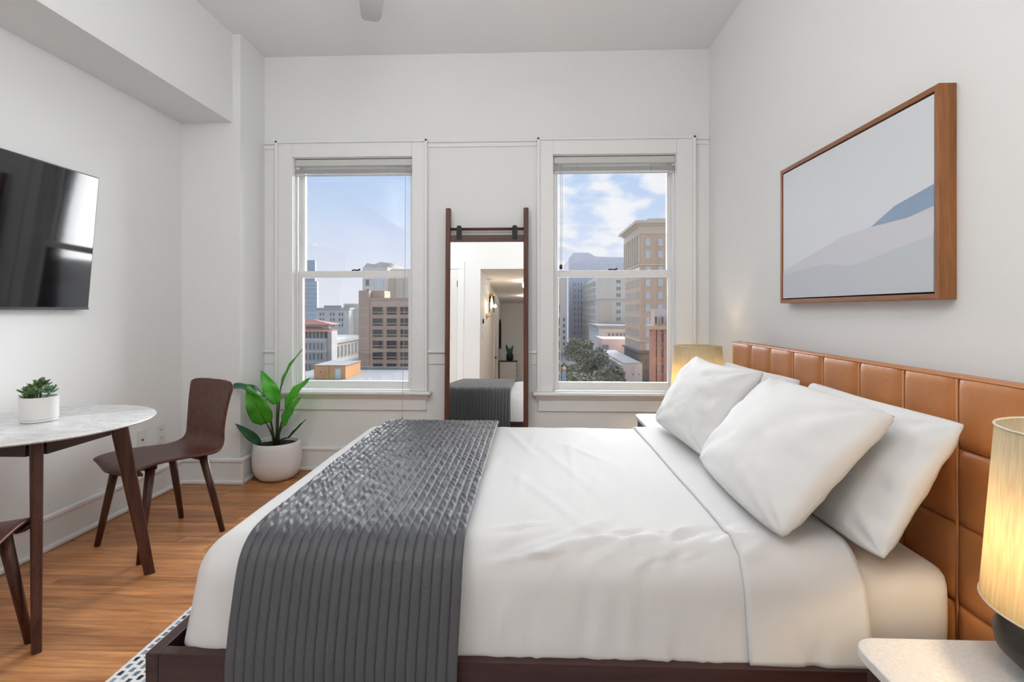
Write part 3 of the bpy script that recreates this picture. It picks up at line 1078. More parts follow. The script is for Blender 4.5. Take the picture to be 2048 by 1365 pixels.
def picture():
    xf, y0, y1, z0, z1 = 1.237, 1.612, 2.612, 1.232, 1.890
    root = thing('framed_picture', 'large abstract blue-grey picture in a wood frame above the headboard', 'picture', (XR, (y0 + y1) / 2, z0))
    fw = 0.018
    MB().box(xf, XR - 0.001, y0, y0 + fw, z0, z1).build('frame_stile', M['frame'], root, bevel=0.001)
    MB().box(xf, XR - 0.001, y1 - fw, y1, z0, z1).build('frame_stile', M['frame'], root, bevel=0.001)
    MB().box(xf, XR - 0.001, y0 + fw, y1 - fw, z0, z0 + fw).build('frame_rail', M['frame_y'], root, bevel=0.001)
    MB().box(xf, XR - 0.001, y0 + fw, y1 - fw, z1 - fw, z1).build('frame_rail', M['frame_y'], root, bevel=0.001)
    MB().box(xf + 0.022, XR - 0.002, y0 + fw, y1 - fw, z0 + fw, z1 - fw).build('backing', M['canvas_edge'], root)
    g = 0.006
    a0, a1, b0, b1 = y0 + fw + g, y1 - fw - g, z0 + fw + g, z1 - fw - g
    xc = xf + 0.004
    # s runs along the picture from its far end (left as seen) to the near end, t from bottom to top
    def P(s, t, dx=0.0):
        return (xc + dx, a1 + (a0 - a1) * s, b0 + (b1 - b0) * t)
    sky = [(0, 0.235), (0.60, 0.42), (0.79, 0.415), (0.92, 0.475), (1, 0.515), (1, 1), (0, 1)]
    polys = [([(0, 0), (1, 0), (1, 1), (0, 1)], (0.74, 0.775, 0.82), 0.0),
             ([(0, 0.0), (1, 0.0), (1, 0.45), (0.85, 0.41), (0.69, 0.405), (0.50, 0.385), (0.0, 0.22)], (0.66, 0.67, 0.72), -0.0006),
             ([(0.69, 0.405), (0.82, 0.49), (1, 0.545), (1, 0.435), (0.88, 0.408)], (0.28, 0.39, 0.55), -0.0012),
             ([(0, 0.0), (0.58, 0.0), (0.58, 0.19), (0.38, 0.225), (0.0, 0.195)], (0.58, 0.61, 0.67), -0.0012),
             ([(0.58, 0.0), (1, 0.0), (1, 0.29), (0.58, 0.19)], (0.575, 0.62, 0.66), -0.0014)]
    mb = MB()
    # canvas block behind the print
    cv = MB().box(xc, xc + 0.018, a0, a1, b0, b1).build('canvas', mat('canvas_white', (0.7, 0.7, 0.7), 0.8), root)
    am = art_mat(a0, a1, b0, b1)
    cols = []
    vs, fs = [], []
    for poly, c, dx in polys:
        o = len(vs)
        vs += [P(s, t, dx - 0.0006) for s, t in poly]
        fs.append(tuple(range(o, o + len(poly))))
        cols.append(c)
    for k, (poly, c, dx) in enumerate(polys):
        q = MB().add([P(s, t, dx - 0.0006) for s, t in poly], [tuple(range(len(poly)))])
        ob = q.build('print', am, cv, world=False)
        ob.data.transform(Matrix.Translation(-Vector(root.location)))
        ca = ob.data.color_attributes.new('print', 'FLOAT_COLOR', 'POINT')
        for i in range(len(ob.data.vertices)):
            ca.data[i].color = (*c, 1)


picture()


# ------------------------------------------------------------------ bed
BY0, BY1, BX0, HBX = 1.31, 2.95, -1.01, 1.14
def bed():
    root = thing('bed_frame', 'dark wood bed frame with tufted tan leather headboard against the right wall', 'bed', ((BX0 + HBX) / 2, (BY0 + BY1) / 2, 0))
    t, z0, z1 = 0.034, 0.10, 0.300
    MB().box(BX0, BX0 + t, BY0, BY1, z0, z1).build('foot_rail', M['espresso_y'], root, bevel=0.002)
    MB().box(BX0 + t + 0.001, HBX, BY0, BY0 + t, z0, z1).build('side_rail', M['espresso'], root, bevel=0.002)
    MB().box(BX0 + t + 0.001, HBX, BY1 - t, BY1, z0, z1).build('side_rail', M['espresso'], root, bevel=0.002)
    for k in range(12):
        x = BX0 + 0.08 + k * 0.178
        MB().box(x, x + 0.09, BY0 + t, BY1 - t, 0.205, 0.225).build('slat', M['slat'], root)
    for x in (BX0 + 0.10, HBX - 0.12):
        for yy in (BY0 + 0.10, BY1 - 0.16):
            MB().box(x, x + 0.06, yy, yy + 0.06, 0.0101 if x < 0.5 else 0.0, z0).build('leg', M['espresso'], root, bevel=0.003)
    # headboard
    y0, y1, zt = 1.225, 2.983, 1.022
    hb = MB().box(HBX + 0.012, 1.232, y0, y1, 0.12, zt - 0.004).build('headboard', M['leather'], root, bevel=0.012, seg=3)
    seams = [y1, 2.730, 2.515, 2.300, 2.070, 1.845, 1.630, 1.430, y0]
    rows = [zt, 0.827, 0.623, 0.408, 0.20]
    def fresh(w, h, top):
        def fn(u, v):
            a, b = u * 2 - 1, v * 2 - 1
            hgt = 0.015 * (1 - abs(a) ** 8) ** 0.6 * (1 - abs(b) ** 8) ** 0.6
            if top and b > 0.75:
                pass
            return (-hgt, a * w / 2, b * h / 2)
        mb = MB().grid(fn, 12, 12)
        mb.v = [(x, math.sin(y / w * math.pi) * w / 2, math.sin(z / h * math.pi) * h / 2) for x, y, z in mb.v]
        q = []
        for x, y, z in mb.v:
            a, b = 2 * y / w, 2 * z / h
            q.append((-0.015 * max(0, 1 - abs(a) ** 8) ** 0.6 * max(0, 1 - abs(b) ** 8) ** 0.6, y, z))
        mb.v = q
        return mb
    cache = {}
    for r in range(4):
        for c in range(8):
            w, h = seams[c] - seams[c + 1], rows[r] - rows[r + 1]
            key = (round(w, 3), round(h, 3))
            loc = Vector((HBX + 0.012, (seams[c] + seams[c + 1]) / 2, (rows[r] + rows[r + 1]) / 2)) - Vector(root.location)
            if key not in cache:
                o = fresh(w, h, r == 0).build('panel', M['leather'], hb, smooth=True, world=False, loc=loc)
                cache[key] = o
            else:
                o = cache[key].copy()
                COL.objects.link(o)
                o.parent = hb
                o.location = loc
    # piping on the vertical seams and along the top edge
    for s in seams[1:-1]:
        MB().tube([(HBX + 0.006, s, 0.20), (HBX + 0.005, s, 0.60), (HBX + 0.004, s, zt - 0.012), (HBX + 0.012, s, zt - 0.002)], 0.0034, 6).build('piping', M['piping'], hb, smooth=True, world=False).data.transform(Matrix.Translation(-Vector(root.location)))
    MB().tube([(HBX + 0.004, y0, zt - 0.004), (HBX + 0.004, y1 - 0.004, zt - 0.004), (1.20, y1, zt - 0.004)], 0.0032, 6).build('piping', M['piping'], hb, smooth=True, world=False).data.transform(Matrix.Translation(-Vector(root.location)))
    return root


bed()

# mattress with fitted sheet
def round_box(q, lo, hi, r):
    c = Vector([max(lo[i] + r, min(hi[i] - r, q[i])) for i in range(3)])
    d = q - c
    if d.length < 1e-9:
        return q
    return c + d.normalized() * r


def box_cloth(lo, hi, r, step, faces):
    """faces of a box as fine grids, edges rounded"""
    mb = MB()
    L = [hi[i] - lo[i] for i in range(3)]
    def n(i): return max(2, int(round(L[i] / step)))
    def gen(fix, val, a, b):
        def fn(u, v):
            q = [0, 0, 0]
            q[fix] = val
            q[a] = lo[a] + L[a] * u
            q[b] = lo[b] + L[b] * v
            return round_box(Vector(q), lo, hi, r)
        mb.grid(fn, n(a), n(b))
    for f in faces:
        ax = 'xyz'.index(f[1])
        gen(ax, lo[ax] if f[0] == '-' else hi[ax], *[i for i in range(3) if i != ax])
    return mb


MX0, MX1, MY0, MY1, MZ0, MZ1 = -0.84, 1.112, 1.385, 2.875, 0.228, 0.523
def mattress():
    mb = box_cloth((MX0, MY0, MZ0), (MX1, MY1, MZ1), 0.055, 0.03, ['+z', '-z', '-y', '+y', '-x', '+x'])
    out = []
    for v in mb.v:
        p = Vector(v)
        w = noise.noise(Vector((p.x * 4, p.y * 4, p.z * 7))) * 0.003
        out.append(p + Vector((w if abs(p.x) > 1 else 0, -w, w if p.z > 0.4 else 0)))
    mb.v = [tuple(p) for p in out]
    o = mb.build('mattress', M['linen'], smooth=True, merge=True)
    tag(o, 'thick mattress in a fitted white sheet, its corner bare beside the headboard', 'mattress')


mattress()

# duvet: one draped sheet with wrinkles; the blanket and the fold-over follow the same surface
DX0, DX1, DY0, DY1, DZ0, DZ1, DR = -0.935, 0.80, 1.372, 2.888, 0.292, 0.560, 0.095
rc = random.Random(21)
CREASES = []
for k in range(46):
    CREASES.append((rc.uniform(-0.1, 0.62), rc.uniform(-0.13, 0.06), rc.uniform(-0.9, -0.2) + math.pi / 2 * 0, rc.uniform(0.03, 0.10), rc.uniform(0.006, 0.013), rc.choice((-1, 1, 1)) * rc.uniform(0.005, 0.011)))
for k in range(26):
    CREASES.append((rc.uniform(-0.85, 0.8), rc.uniform(0.14, 0.27), math.pi / 2 + rc.uniform(-0.3, 0.3), rc.uniform(0.04, 0.10), rc.uniform(0.008, 0.016), rc.choice((-1, 1)) * rc.uniform(0.004, 0.008)))
for k in range(16):
    CREASES.append((rc.uniform(-0.2, 0.75), rc.uniform(-1.1, -0.2), math.pi / 2 + rc.uniform(-0.5, 0.3), rc.uniform(0.12, 0.35), rc.uniform(0.010, 0.022), rc.uniform(0.0025, 0.005)))


def wrinkle(p):
    """displacement along the outward normal"""
    s = -(p.y - (DY0 + 0.03)) if p.z > DZ1 - 0.03 else (DZ1 - p.z)
    w = noise.noise(Vector((p.x * 3.1, p.y * 2.2, p.z * 3))) * 0.006
    w += noise.noise(Vector((p.x * 11, p.y * 4 + p.x * 5, p.z * 5))) * 0.0022
    if p.y < 2.1 or p.z > DZ1 - 0.05:
        for cx, cs, an, ln, wd, am in CREASES:
            dx, ds = p.x - cx, s - cs
            if abs(dx) > 0.4 or abs(ds) > 0.5:
                continue
            a = dx * math.cos(an) + ds * math.sin(an)
            b = -dx * math.sin(an) + ds * math.cos(an)
            q = (a / ln) ** 2 + (b / wd) ** 2
            if q < 8:
                w += am * math.exp(-q)
    return w


def drape_mesh(x0, x1, step, foot, grow=0.0, dz0=0.0, lowwave=0.006):
    lo, hi = (x0, DY0, DZ0 + dz0), (x1 + 1.0, DY1, DZ1)
    mb = MB()
    # grids stop at x1; the head end is open
    nx = max(3, int((x1 - x0) / step)); ny = int((DY1 - DY0) / step); nz = int((DZ1 - DZ0 - dz0) / step)
    lo2 = (x0 if foot else x0 - 1.0, DY0, DZ0 + dz0 - 1.0)
    def rb(q): return round_box(Vector(q), lo2, hi, DR)
    mb.grid(lambda u, v: rb((x0 + (x1 - x0) * u, DY0 + (DY1 - DY0) * v, DZ1)), nx, ny)
    mb.grid(lambda u, v: rb((x0 + (x1 - x0) * u, DY0, lo[2] + (DZ1 - lo[2]) * v)), nx, nz)
    mb.grid(lambda u, v: rb((x0 + (x1 - x0) * u, DY1, lo[2] + (DZ1 - lo[2]) * v)), nx, nz)
    if foot:
        mb.grid(lambda u, v: rb((x0, DY0 + (DY1 - DY0) * u, lo[2] + (DZ1 - lo[2]) * v)), ny, nz)
    out = []
    for v in mb.v:
        p = Vector(v)
        c = Vector((max(lo2[0] + DR, p.x), max(DY0 + DR, min(DY1 - DR, p.y)), min(DZ1 - DR, p.z)))
        nrm = (p - c)
        nrm = nrm.normalized() if nrm.length > 1e-6 else Vector((0, 0, 1))
        drop = DZ1 - p.z
        q = p + nrm * (wrinkle(p) + grow)
        fl = 0.17 * max(0.0, drop - 0.03)
        if nrm.y < -0.05: q.y -= fl * min(1, -nrm.y * 2)
        if nrm.y > 0.05: q.y += fl * min(1, nrm.y * 2)
        if nrm.x < -0.05: q.x -= fl * 0.8 * min(1, -nrm.x * 2)
        if drop > 0.2:
            k = (drop - 0.2) / 0.07
            q.z += lowwave * k * noise.noise(Vector((p.x * 9, p.y * 9, 3.3)))
        out.append(tuple(q))
    mb.v = out
    return mb


duv = thing('duvet', 'smooth white duvet spread over the bed with a folded-back sheet edge', 'bedding', ((DX0 + DX1) / 2, 2.13, DZ1))
o = drape_mesh(DX0, DX1, 0.0145, True).build('cover', M['linen'], duv, smooth=True, merge=True)
sd = o.modifiers.new('thick', 'SOLIDIFY'); sd.thickness = 0.008; sd.offset = -1
o = drape_mesh(0.553, 0.858, 0.0145, False, grow=0.010, dz0=0.004, lowwave=0.004).build('fold_over', M['linen'], duv, smooth=True, merge=True)
sd = o.modifiers.new('thick', 'SOLIDIFY'); sd.thickness = 0.010; sd.offset = -1


# quilted throw across the foot of the bed
def throw():
    x0, x1 = -0.778, -0.182
    path = [(1.288, 0.10), (1.288, 0.20), (1.290, 0.29), (1.300, 0.345), (1.318, 0.42), (1.338, 0.490), (1.362, 0.540), (1.405, 0.572), (1.47, 0.582), (1.6, 0.583),
            (2.1, 0.584), (2.66, 0.583), (2.80, 0.581), (2.862, 0.571), (2.902, 0.540), (2.925, 0.49), (2.945, 0.42), (2.962, 0.345), (2.972, 0.29), (2.974, 0.20), (2.974, 0.10)]
    P = [Vector((0, a, b)) for a, b in path]
    cum = [0.0]
    for i in range(1, len(P)):
        cum.append(cum[-1] + (P[i] - P[i - 1]).length)
    T = cum[-1]
    def at(s):
        d = s * T
        i = 0
        while i < len(P) - 2 and cum[i + 1] < d:
            i += 1
        f = (d - cum[i]) / (cum[i + 1] - cum[i])
        Q = [P[max(0, min(len(P) - 1, i + k))] for k in (-1, 0, 1, 2)]
        # smooth (Hermite with distance-aware tangents)
        def tan(k):
            a, b = max(0, k - 1), min(len(P) - 1, k + 1)
            return (P[b] - P[a]) / (cum[b] - cum[a])
        h = cum[i + 1] - cum[i]
        m0, m1 = tan(i) * h, tan(i + 1) * h
        return (2 * f ** 3 - 3 * f * f + 1) * P[i] + (f ** 3 - 2 * f * f + f) * m0 + (-2 * f ** 3 + 3 * f * f) * P[i + 1] + (f ** 3 - f * f) * m1
    NCH, SUB, NT = 23, 8, 600
    FR = [0.0, 0.05, 0.14, 0.32, 0.5, 0.68, 0.86, 0.95]
    pts = [at(j / NT) for j in range(NT + 1)]
    nor = []
    for j in range(NT + 1):
        t = (pts[min(j + 1, NT)] - pts[max(j - 1, 0)]).normalized()
        nor.append(Vector((0, -t.z, t.y)))
    def fn(u, v):
        j = int(round(v * NT))
        p, n = pts[j], nor[j]
        i = int(round(u * NCH * SUB))
        f = FR[i % SUB]
        ch = i // SUB + f
        u = ch / NCH
        puff = 0.0062 * (1 - abs(2 * f - 1) ** 5) ** 0.6
        s = v * T
        topness = max(0.0, n.z)
        cr = noise.noise(Vector((math.floor(ch) * 3.7 + f * 0.9, s * 52 + f * 3.0, 0.0))) * 0.0072 * (0.10 + 0.90 * topness ** 2) * min(1, 4 * f * (1 - f) + 0.1)
        cr += noise.noise(Vector((u * 6, s * 9, 5.0))) * 0.0025
        xa = x0 - 0.034 * v
        x = xa + u * (x1 - xa) + 0.006 * noise.noise(Vector((s * 3, 9.1, u))) 
        base = Vector((x, p.y, p.z))
        return base + n * (puff + cr + 0.004)
    mb = MB().grid(fn, NCH * SUB, NT)
    o = mb.build('throw_blanket', M['quilt'], smooth=True)
    sd = o.modifiers.new('thick', 'SOLIDIFY'); sd.thickness = 0.010; sd.offset = -1
    tag(o, 'dark grey channel-quilted throw laid across the foot of the bed', 'blanket')


throw()


# ------------------------------------------------------------------ pillows
def pillow(label, c_bot, c_top, yc, W, front, back, seed, yaw=0.0, roll=0.0, con=0.045):
    """c_bot / c_top: (x, z) of lower and upper edge; the width runs along y"""
    bx, bz = c_bot
    tx, tz = c_top
    up = Vector((tx - bx, 0, tz - bz))
    Hh = up.length
    up.normalize()
    side = Vector((0, 1, 0))
    nn = Vector((-up.z, 0, up.x))            # faces the foot of the bed and up
    c = Vector(((bx + tx) / 2, yc, (bz + tz) / 2))
    R = Matrix.Rotation(yaw, 3, 'Z')
    Rr = Matrix.Rotation(roll, 3, nn)
    def surf(sgn, T):
        def fn(u, v):
            a, b = u * 2 - 1, v * 2 - 1
            # finer sampling near the rim
            a = math.sin(a * math.pi / 2) * 0.6 + a * 0.4
            b = math.sin(b * math.pi / 2) * 0.6 + b * 0.4
            px = W / 2 * a * (1 - 0.035 * (1 - b * b) * abs(a) - 0.03 * (a * b) ** 6)
            py = Hh / 2 * b * (1 - con * (1 - a * a) * abs(b) - 0.03 * (a * b) ** 6)
            k = max(0.0, (1 - a * a)) * max(0.0, (1 - b * b))
            h = T * k ** 0.36
            # creases that radiate from the corners, soft folds along the ends
            rad = math.atan2(1.05 - abs(b), 1.05 - abs(a))
            edge = (abs(a) ** 3 + abs(b) ** 3) * 0.5
            h += T * 0.13 * edge * k ** 0.25 * math.sin(rad * 13 + seed)
            e2 = max(0.0, abs(a) - 0.5) * 2
            h += 0.007 * e2 * k ** 0.3 * math.sin(b * 9 + 2.5 * noise.noise(Vector((a * 3, b * 3, seed))) + seed)
            h += 0.007 * noise.noise(Vector((a * 2.2 + seed, b * 2.2, sgn * 3))) * (k ** 0.3)
            h += 0.008 * noise.noise(Vector((a * 5 + b * 2 + seed, b * 6 - a * 2, sgn * 7))) * k ** 0.3 * (0.25 + edge)
            h += 0.008 * (0.5 - abs(noise.noise(Vector((a * 3.2 + b * 4.0 + seed * 2, b * 2.0 - a * 1.2, 2.0))))) * k ** 0.3 * (0.3 + edge)
            sag = -0.012 * (1 - b) * (1 - a * a)
            d = side * px + up * (py + sag) + nn * (sgn * h)
            return c + R @ (Rr @ d)
        return fn
    mb = MB()
    mb.grid(surf(1, front), 44, 34)
    mb.grid(surf(-1, back), 44, 34)
    o = mb.build('pillow', M['pillow'], smooth=True, merge=True)
    tag(o, label, 'pillow', 'pillows on the bed')
    return o


pillow('white pillow leaning on the headboard, nearest to the big lamp', (0.885, 0.574), (1.080, 0.922), 1.672, 0.74, 0.060, 0.040, 1.7, yaw=-0.03)
pillow('white pillow at the far back, only its top corner showing beside the far lamp', (0.885, 0.574), (1.092, 0.915), 2.505, 0.74, 0.060, 0.040, 4.1, yaw=0.03)
pillow('plump white pillow in front, far one with a pointed corner before the lamp', (0.690, 0.590), (0.918, 0.952), 2.452, 0.72, 0.095, 0.045, 2.6, yaw=0.05, con=0.13)
pillow('largest white pillow in front, near one lying over the others', (0.672, 0.590), (0.965, 0.925), 1.742, 0.72, 0.105, 0.045, 0.4, yaw=-0.02)


# ------------------------------------------------------------------ nightstands and lamps
def nightstand(label, x0, x1, y0, y1):
    zt = 0.50
    root = thing('nightstand', label, 'nightstand', ((x0 + x1) / 2, (y0 + y1) / 2, 0), group='marble-topped nightstands')
    cr = 0.05
    poly = []
    for cx, cy, a0 in ((x1 - 0.01, y1 - 0.01, 0), (x0 + cr, y1 - cr, 90), (x0 + cr, y0 + cr, 180), (x1 - 0.01, y0 + 0.01, 270)):
        r = cr if a0 in (90, 180) else 0.01
        for k in range(7):
            a = math.radians(a0 + 15 * k)
            poly.append((cx + r * math.cos(a), cy + r * math.sin(a)))
    MB().prism(poly, 'z', zt - 0.022, zt).build('stone_top', M['stone'], root, bevel=0.003)
    inset = 0.03
    MB().box(x0 + inset, x1 - 0.005, y0 + inset, y1 - inset, 0.26, zt - 0.022).build('body', M['espresso_y'], root, bevel=0.003)
    d = MB().box(x0 + inset - 0.014, x0 + inset - 0.001, y0 + inset + 0.01, y1 - inset - 0.01, 0.275, zt - 0.035).build('drawer', M['espresso_y'], root, bevel=0.002)
    k = MB().tube([(x0 + inset - 0.03, (y0 + y1) / 2, 0.37), (x0 + inset - 0.014, (y0 + y1) / 2, 0.37)], [0.011, 0.006], 12)
    ko = k.build('knob', M['brass'], d, smooth=True, world=False)
    ko.data.transform(Matrix.Translation(-Vector(root.location)))
    for x in (x0 + 0.06, x1 - 0.06):
        for yy in (y0 + 0.07, y1 - 0.07):
            MB().tube([(x, yy, 0.262), (x, yy, 0.0)], [0.018, 0.012], 12).build('leg', M['walnut_z'], root, smooth=True)


nightstand('marble-topped nightstand in the bottom right corner of the picture', 0.675, 1.27, 0.70, 1.128)
nightstand('marble-topped nightstand beyond the bed, a sliver showing by the far pillow', 0.690, 1.27, 3.075, 3.50)


def table_lamp(label, cx, cy, watts):
    z0 = 0.50
    root = thing('table_lamp', label, 'lamp', (cx, cy, z0), group='bedside lamps')
    # pebble-shaped base
    prof = [(0.0, 0.001), (0.085, 0.001), (0.116, 0.014), (0.145, 0.042), (0.148, 0.068), (0.133, 0.098), (0.098, 0.122), (0.052, 0.135), (0.018, 0.138), (0.012, 0.150), (0.0, 0.150)]
    o = MB().lathe([(r, z0 + z) for r, z in prof], 48, (cx, cy)).build('base', M['lampbase'], root, smooth=True)
    MB().tube([(cx, cy, z0 + 0.145), (cx, cy, z0 + 0.175)], 0.008, 10).build('stem', M['brass'], root, smooth=True)
    zb, zt = 0.630, 0.972
    rb, rt = 0.168, 0.145
    sh = MB().lathe([(rb, zb), (rt, zt), (rt - 0.0015, zt), (rb - 0.0015, zb), (rb, zb)], 64, (cx, cy))
    sh.f = [f for f in sh.f if len(f) == 4]
    sh.m = [0] * len(sh.f)
    so = sh.build('shade', M['shade'], root, smooth=True, merge=True)
    for zz, rr in ((zb, rb), (zt, rt)):
        ring = MB().tube([(cx + (rr + 0.0005) * math.cos(a), cy + (rr + 0.0005) * math.sin(a), zz) for a in [2 * math.pi * k / 48 for k in range(49)]], 0.0022, 6)
        ro = ring.build('trim_ring', M['rim'], so, smooth=True, world=False)
        ro.data.transform(Matrix.Translation(-Vector(root.location)))
    bulb = MB().lathe([(0.001, 0.745), (0.014, 0.752), (0.016, 0.765), (0.026, 0.79), (0.028, 0.805), (0.020, 0.825), (0.001, 0.832)], 20, (cx, cy)).build('bulb', M['bulb'], root, smooth=True)
    ld = bpy.data.lights.new('bulb_light', 'POINT')
    ld.energy, ld.color, ld.shadow_soft_size = watts, (1.0, 0.76, 0.47), 0.025
    lo = bpy.data.objects.new('bulb_light', ld)
    COL.objects.link(lo)
    lo.parent = root
    lo.location = (0, 0, 0.718 - z0)


table_lamp('lit linen-shade lamp on a dark round base, at the right picture edge', 1.046, 0.985, 4.0)
table_lamp('lit linen-shade lamp by the right window, partly behind pillows', 1.055, 3.315, 3.6)

# ------------------------------------------------------------------ rug
rg = MB().box(-1.365, 0.62, 0.35, 2.75, 0.0, 0.010).build('area_rug', M['rug'], bevel=0.004)
tag(rg, 'white woven rug with blue-black dashes under the bed', 'rug')


# ------------------------------------------------------------------ wall outlets
def outlet(label, yc, zc, w, kind):
    root = thing('wall_outlet', label, 'outlet', (XL, yc, zc), group='wall plates by the chair')
    MB().box(XL, XL + 0.006, yc - w / 2, yc + w / 2, zc - 0.06, zc + 0.06).build('plate', M['plate'], root, bevel=0.002)
    if kind == 'duplex':
        for dz in (-0.026, 0.026):
            rec = MB().box(XL + 0.006, XL + 0.0085, yc - 0.017, yc + 0.017, zc + dz - 0.016, zc + dz + 0.016).build('receptacle', M['plate'], root, bevel=0.002)
            for dy in (-0.007, 0.007):
                s = MB().box(XL + 0.0083, XL + 0.0092, yc + dy - 0.0016, yc + dy + 0.0016, zc + dz - 0.005, zc + dz + 0.007).build('slot', M['slot'], rec, world=False)
                s.data.transform(Matrix.Translation(-Vector(root.location)))
    else:
        j = MB().tube([(XL + 0.005, yc, zc), (XL + 0.012, yc, zc)], 0.006, 12).build('jack', M['slot'], root)


outlet('white coaxial jack plate low on the left wall, nearer the table', 3.107, 0.392, 0.070, 'jack')
outlet('white duplex power outlet low on the left wall beside the pillar', 3.271, 0.392, 0.074, 'duplex')


# ------------------------------------------------------------------ ceiling fan; its unseen light dome is added as room fill
def ceiling_fan():
    cx, cy, zb = -0.60, 1.955, 2.72
    root = thing('ceiling_fan', 'grey-white ceiling fan, one blade tip showing at the top edge', 'fan', (cx, cy, ZC))
    o = MB().lathe([(0.0, ZC - 0.001), (0.07, ZC - 0.001), (0.066, ZC - 0.03), (0.03, ZC - 0.055), (0.0, ZC - 0.055)], 32, (cx, cy)).build('canopy', M['fan'], root, smooth=True)
    MB().tube([(cx, cy, ZC - 0.05), (cx, cy, zb + 0.06)], 0.013, 12).build('downrod', M['fan'], root, smooth=True)
    MB().lathe([(0.0, zb + 0.085), (0.06, zb + 0.08), (0.11, zb + 0.05), (0.125, zb), (0.11, zb - 0.03), (0.0, zb - 0.035)], 40, (cx, cy)).build('motor_housing', M['fan'], root, smooth=True)
    MB().lathe([(0.095, zb - 0.036), (0.10, zb - 0.05), (0.085, zb - 0.085), (0.05, zb - 0.105), (0.0, zb - 0.112)], 40, (cx, cy)).build('fill_dome', M['fill_glow'], root, smooth=True)
    tip = Vector((-0.835, 2.655, zb))
    a0 = math.atan2(tip.y - cy, tip.x - cx)
    R1 = (tip - Vector((cx, cy, zb))).length
    for k in range(3):
        a = a0 + k * 2 * math.pi / 3
        c, s = math.cos(a), math.sin(a)
        pitch = 0.16
        outline = [(0.11, -0.035), (0.22, -0.062), (0.45, -0.060), (R1 - 0.06, -0.050), (R1 - 0.012, -0.043), (R1 + 0.012, -0.030), (R1 + 0.022, 0.0), (R1 + 0.030, 0.035), (R1 + 0.018, 0.048), (R1 - 0.02, 0.053), (0.45, 0.068), (0.22, 0.062), (0.11, 0.035)]
        vs = []
        for dz in (-0.005, 0.005):
            for r, w in outline:
                vs.append((cx + c * r - s * w, cy + s * r + c * w, zb + dz + w * pitch))
        n = len(outline)
        fs = [tuple(range(n)), tuple(reversed(range(n, 2 * n)))] + [(i, n + i, n + (i + 1) % n, (i + 1) % n) for i in range(n)]
        MB().add(vs, fs).build('blade', M['fan'], root, bevel=0.003)
    ld = bpy.data.lights.new('fan_fill_light', 'POINT')
    ld.energy, ld.color, ld.shadow_soft_size = FAN_FILL_W, (0.97, 0.985, 1.0), 0.14
    lo = bpy.data.objects.new('fan_fill_light', ld)
    COL.objects.link(lo)
    lo.parent = root
    lo.location = (0, 0, zb - 0.27 - ZC)


ceiling_fan()


# two unseen globe lights added as fill over the room's near end
def globe_fill(label, x, y):
    root = thing('globe_fill', label, 'fill light', (x, y, ZC), group='added globe fill lights')
    MB().lathe([(0.0, ZC - 0.001), (0.075, ZC - 0.001), (0.070, ZC - 0.022), (0.02, ZC - 0.03), (0.0, ZC - 0.03)], 28, (x, y)).build('canopy', M['fan'], root, smooth=True)  # canopy of the added fill light
    MB().tube([(x, y, ZC - 0.025), (x, y, ZC - 0.12)], 0.010, 10).build('stem', M['fan'], root, smooth=True)
    zc = ZC - 0.25
    MB().lathe([(0.13 * math.sin(math.pi * k / 16), zc + 0.13 * math.cos(math.pi * k / 16)) for k in range(17)], 32, (x, y)).build('fill_globe', M['fill_glow'], root, smooth=True)
    ld = bpy.data.lights.new('globe_fill_lamp', 'POINT')
    ld.energy, ld.color, ld.shadow_soft_size = GLOBE_FILL_W, (0.96, 0.98, 1.0), 0.16
    lo = bpy.data.objects.new('globe_fill_lamp', ld)
    COL.objects.link(lo)
    lo.parent = root
    lo.location = (0, 0, -0.25 - 0.31)


globe_fill('unseen globe fill light added over the near end of the room, table side', -1.55, 0.05)
globe_fill('unseen globe fill light added over the near end of the room, bed side', 0.19, 0.05)


# ------------------------------------------------------------------ the hall seen in the mirror
def room_door():
    x1, x0 = -1.13, -2.06
    zt = 2.30
    root = struct_empty('door_1', ((x0 + x1) / 2, YF, 0))
    MB().box(x1 - 0.11, x1, YF, YF + 0.024, 0.0, zt).build('casing', M['trim'], root, bevel=0.005)
    MB().box(x0, x0 + 0.11, YF, YF + 0.024, 0.0, zt).build('casing', M['trim'], root, bevel=0.005)
    MB().box(x0, x1, YF, YF + 0.028, zt - 0.001, zt + 0.12).build('casing_head', M['trim'], root, bevel=0.005)
    MB().box(x0 + 0.11, x1 - 0.11, YF, YF + 0.006, 0.01, zt).build('leaf', M['door'], root)
    for z0, z1 in ((0.2, 0.95), (1.1, 2.15)):
        for xa, xb in ((x0 + 0.20, x0 + 0.42), (x0 + 0.51, x1 - 0.20)):
            MB().box(xa, xb, YF + 0.006, YF + 0.014, z0, z1).build('panel', M['door'], root, bevel=0.004)
    MB().tube([(x0 + 0.16, YF + 0.006, 1.0), (x0 + 0.16, YF + 0.05, 1.0)], [0.02, 0.026], 14).build('knob', M['black'], root, smooth=True)
    MB().tube([(x1 - 0.115, YF + 0.012, 2.00), (x1 - 0.115, YF + 0.012, 2.10)], 0.007, 10).build('hinge', M['black'], root, smooth=True)


room_door()


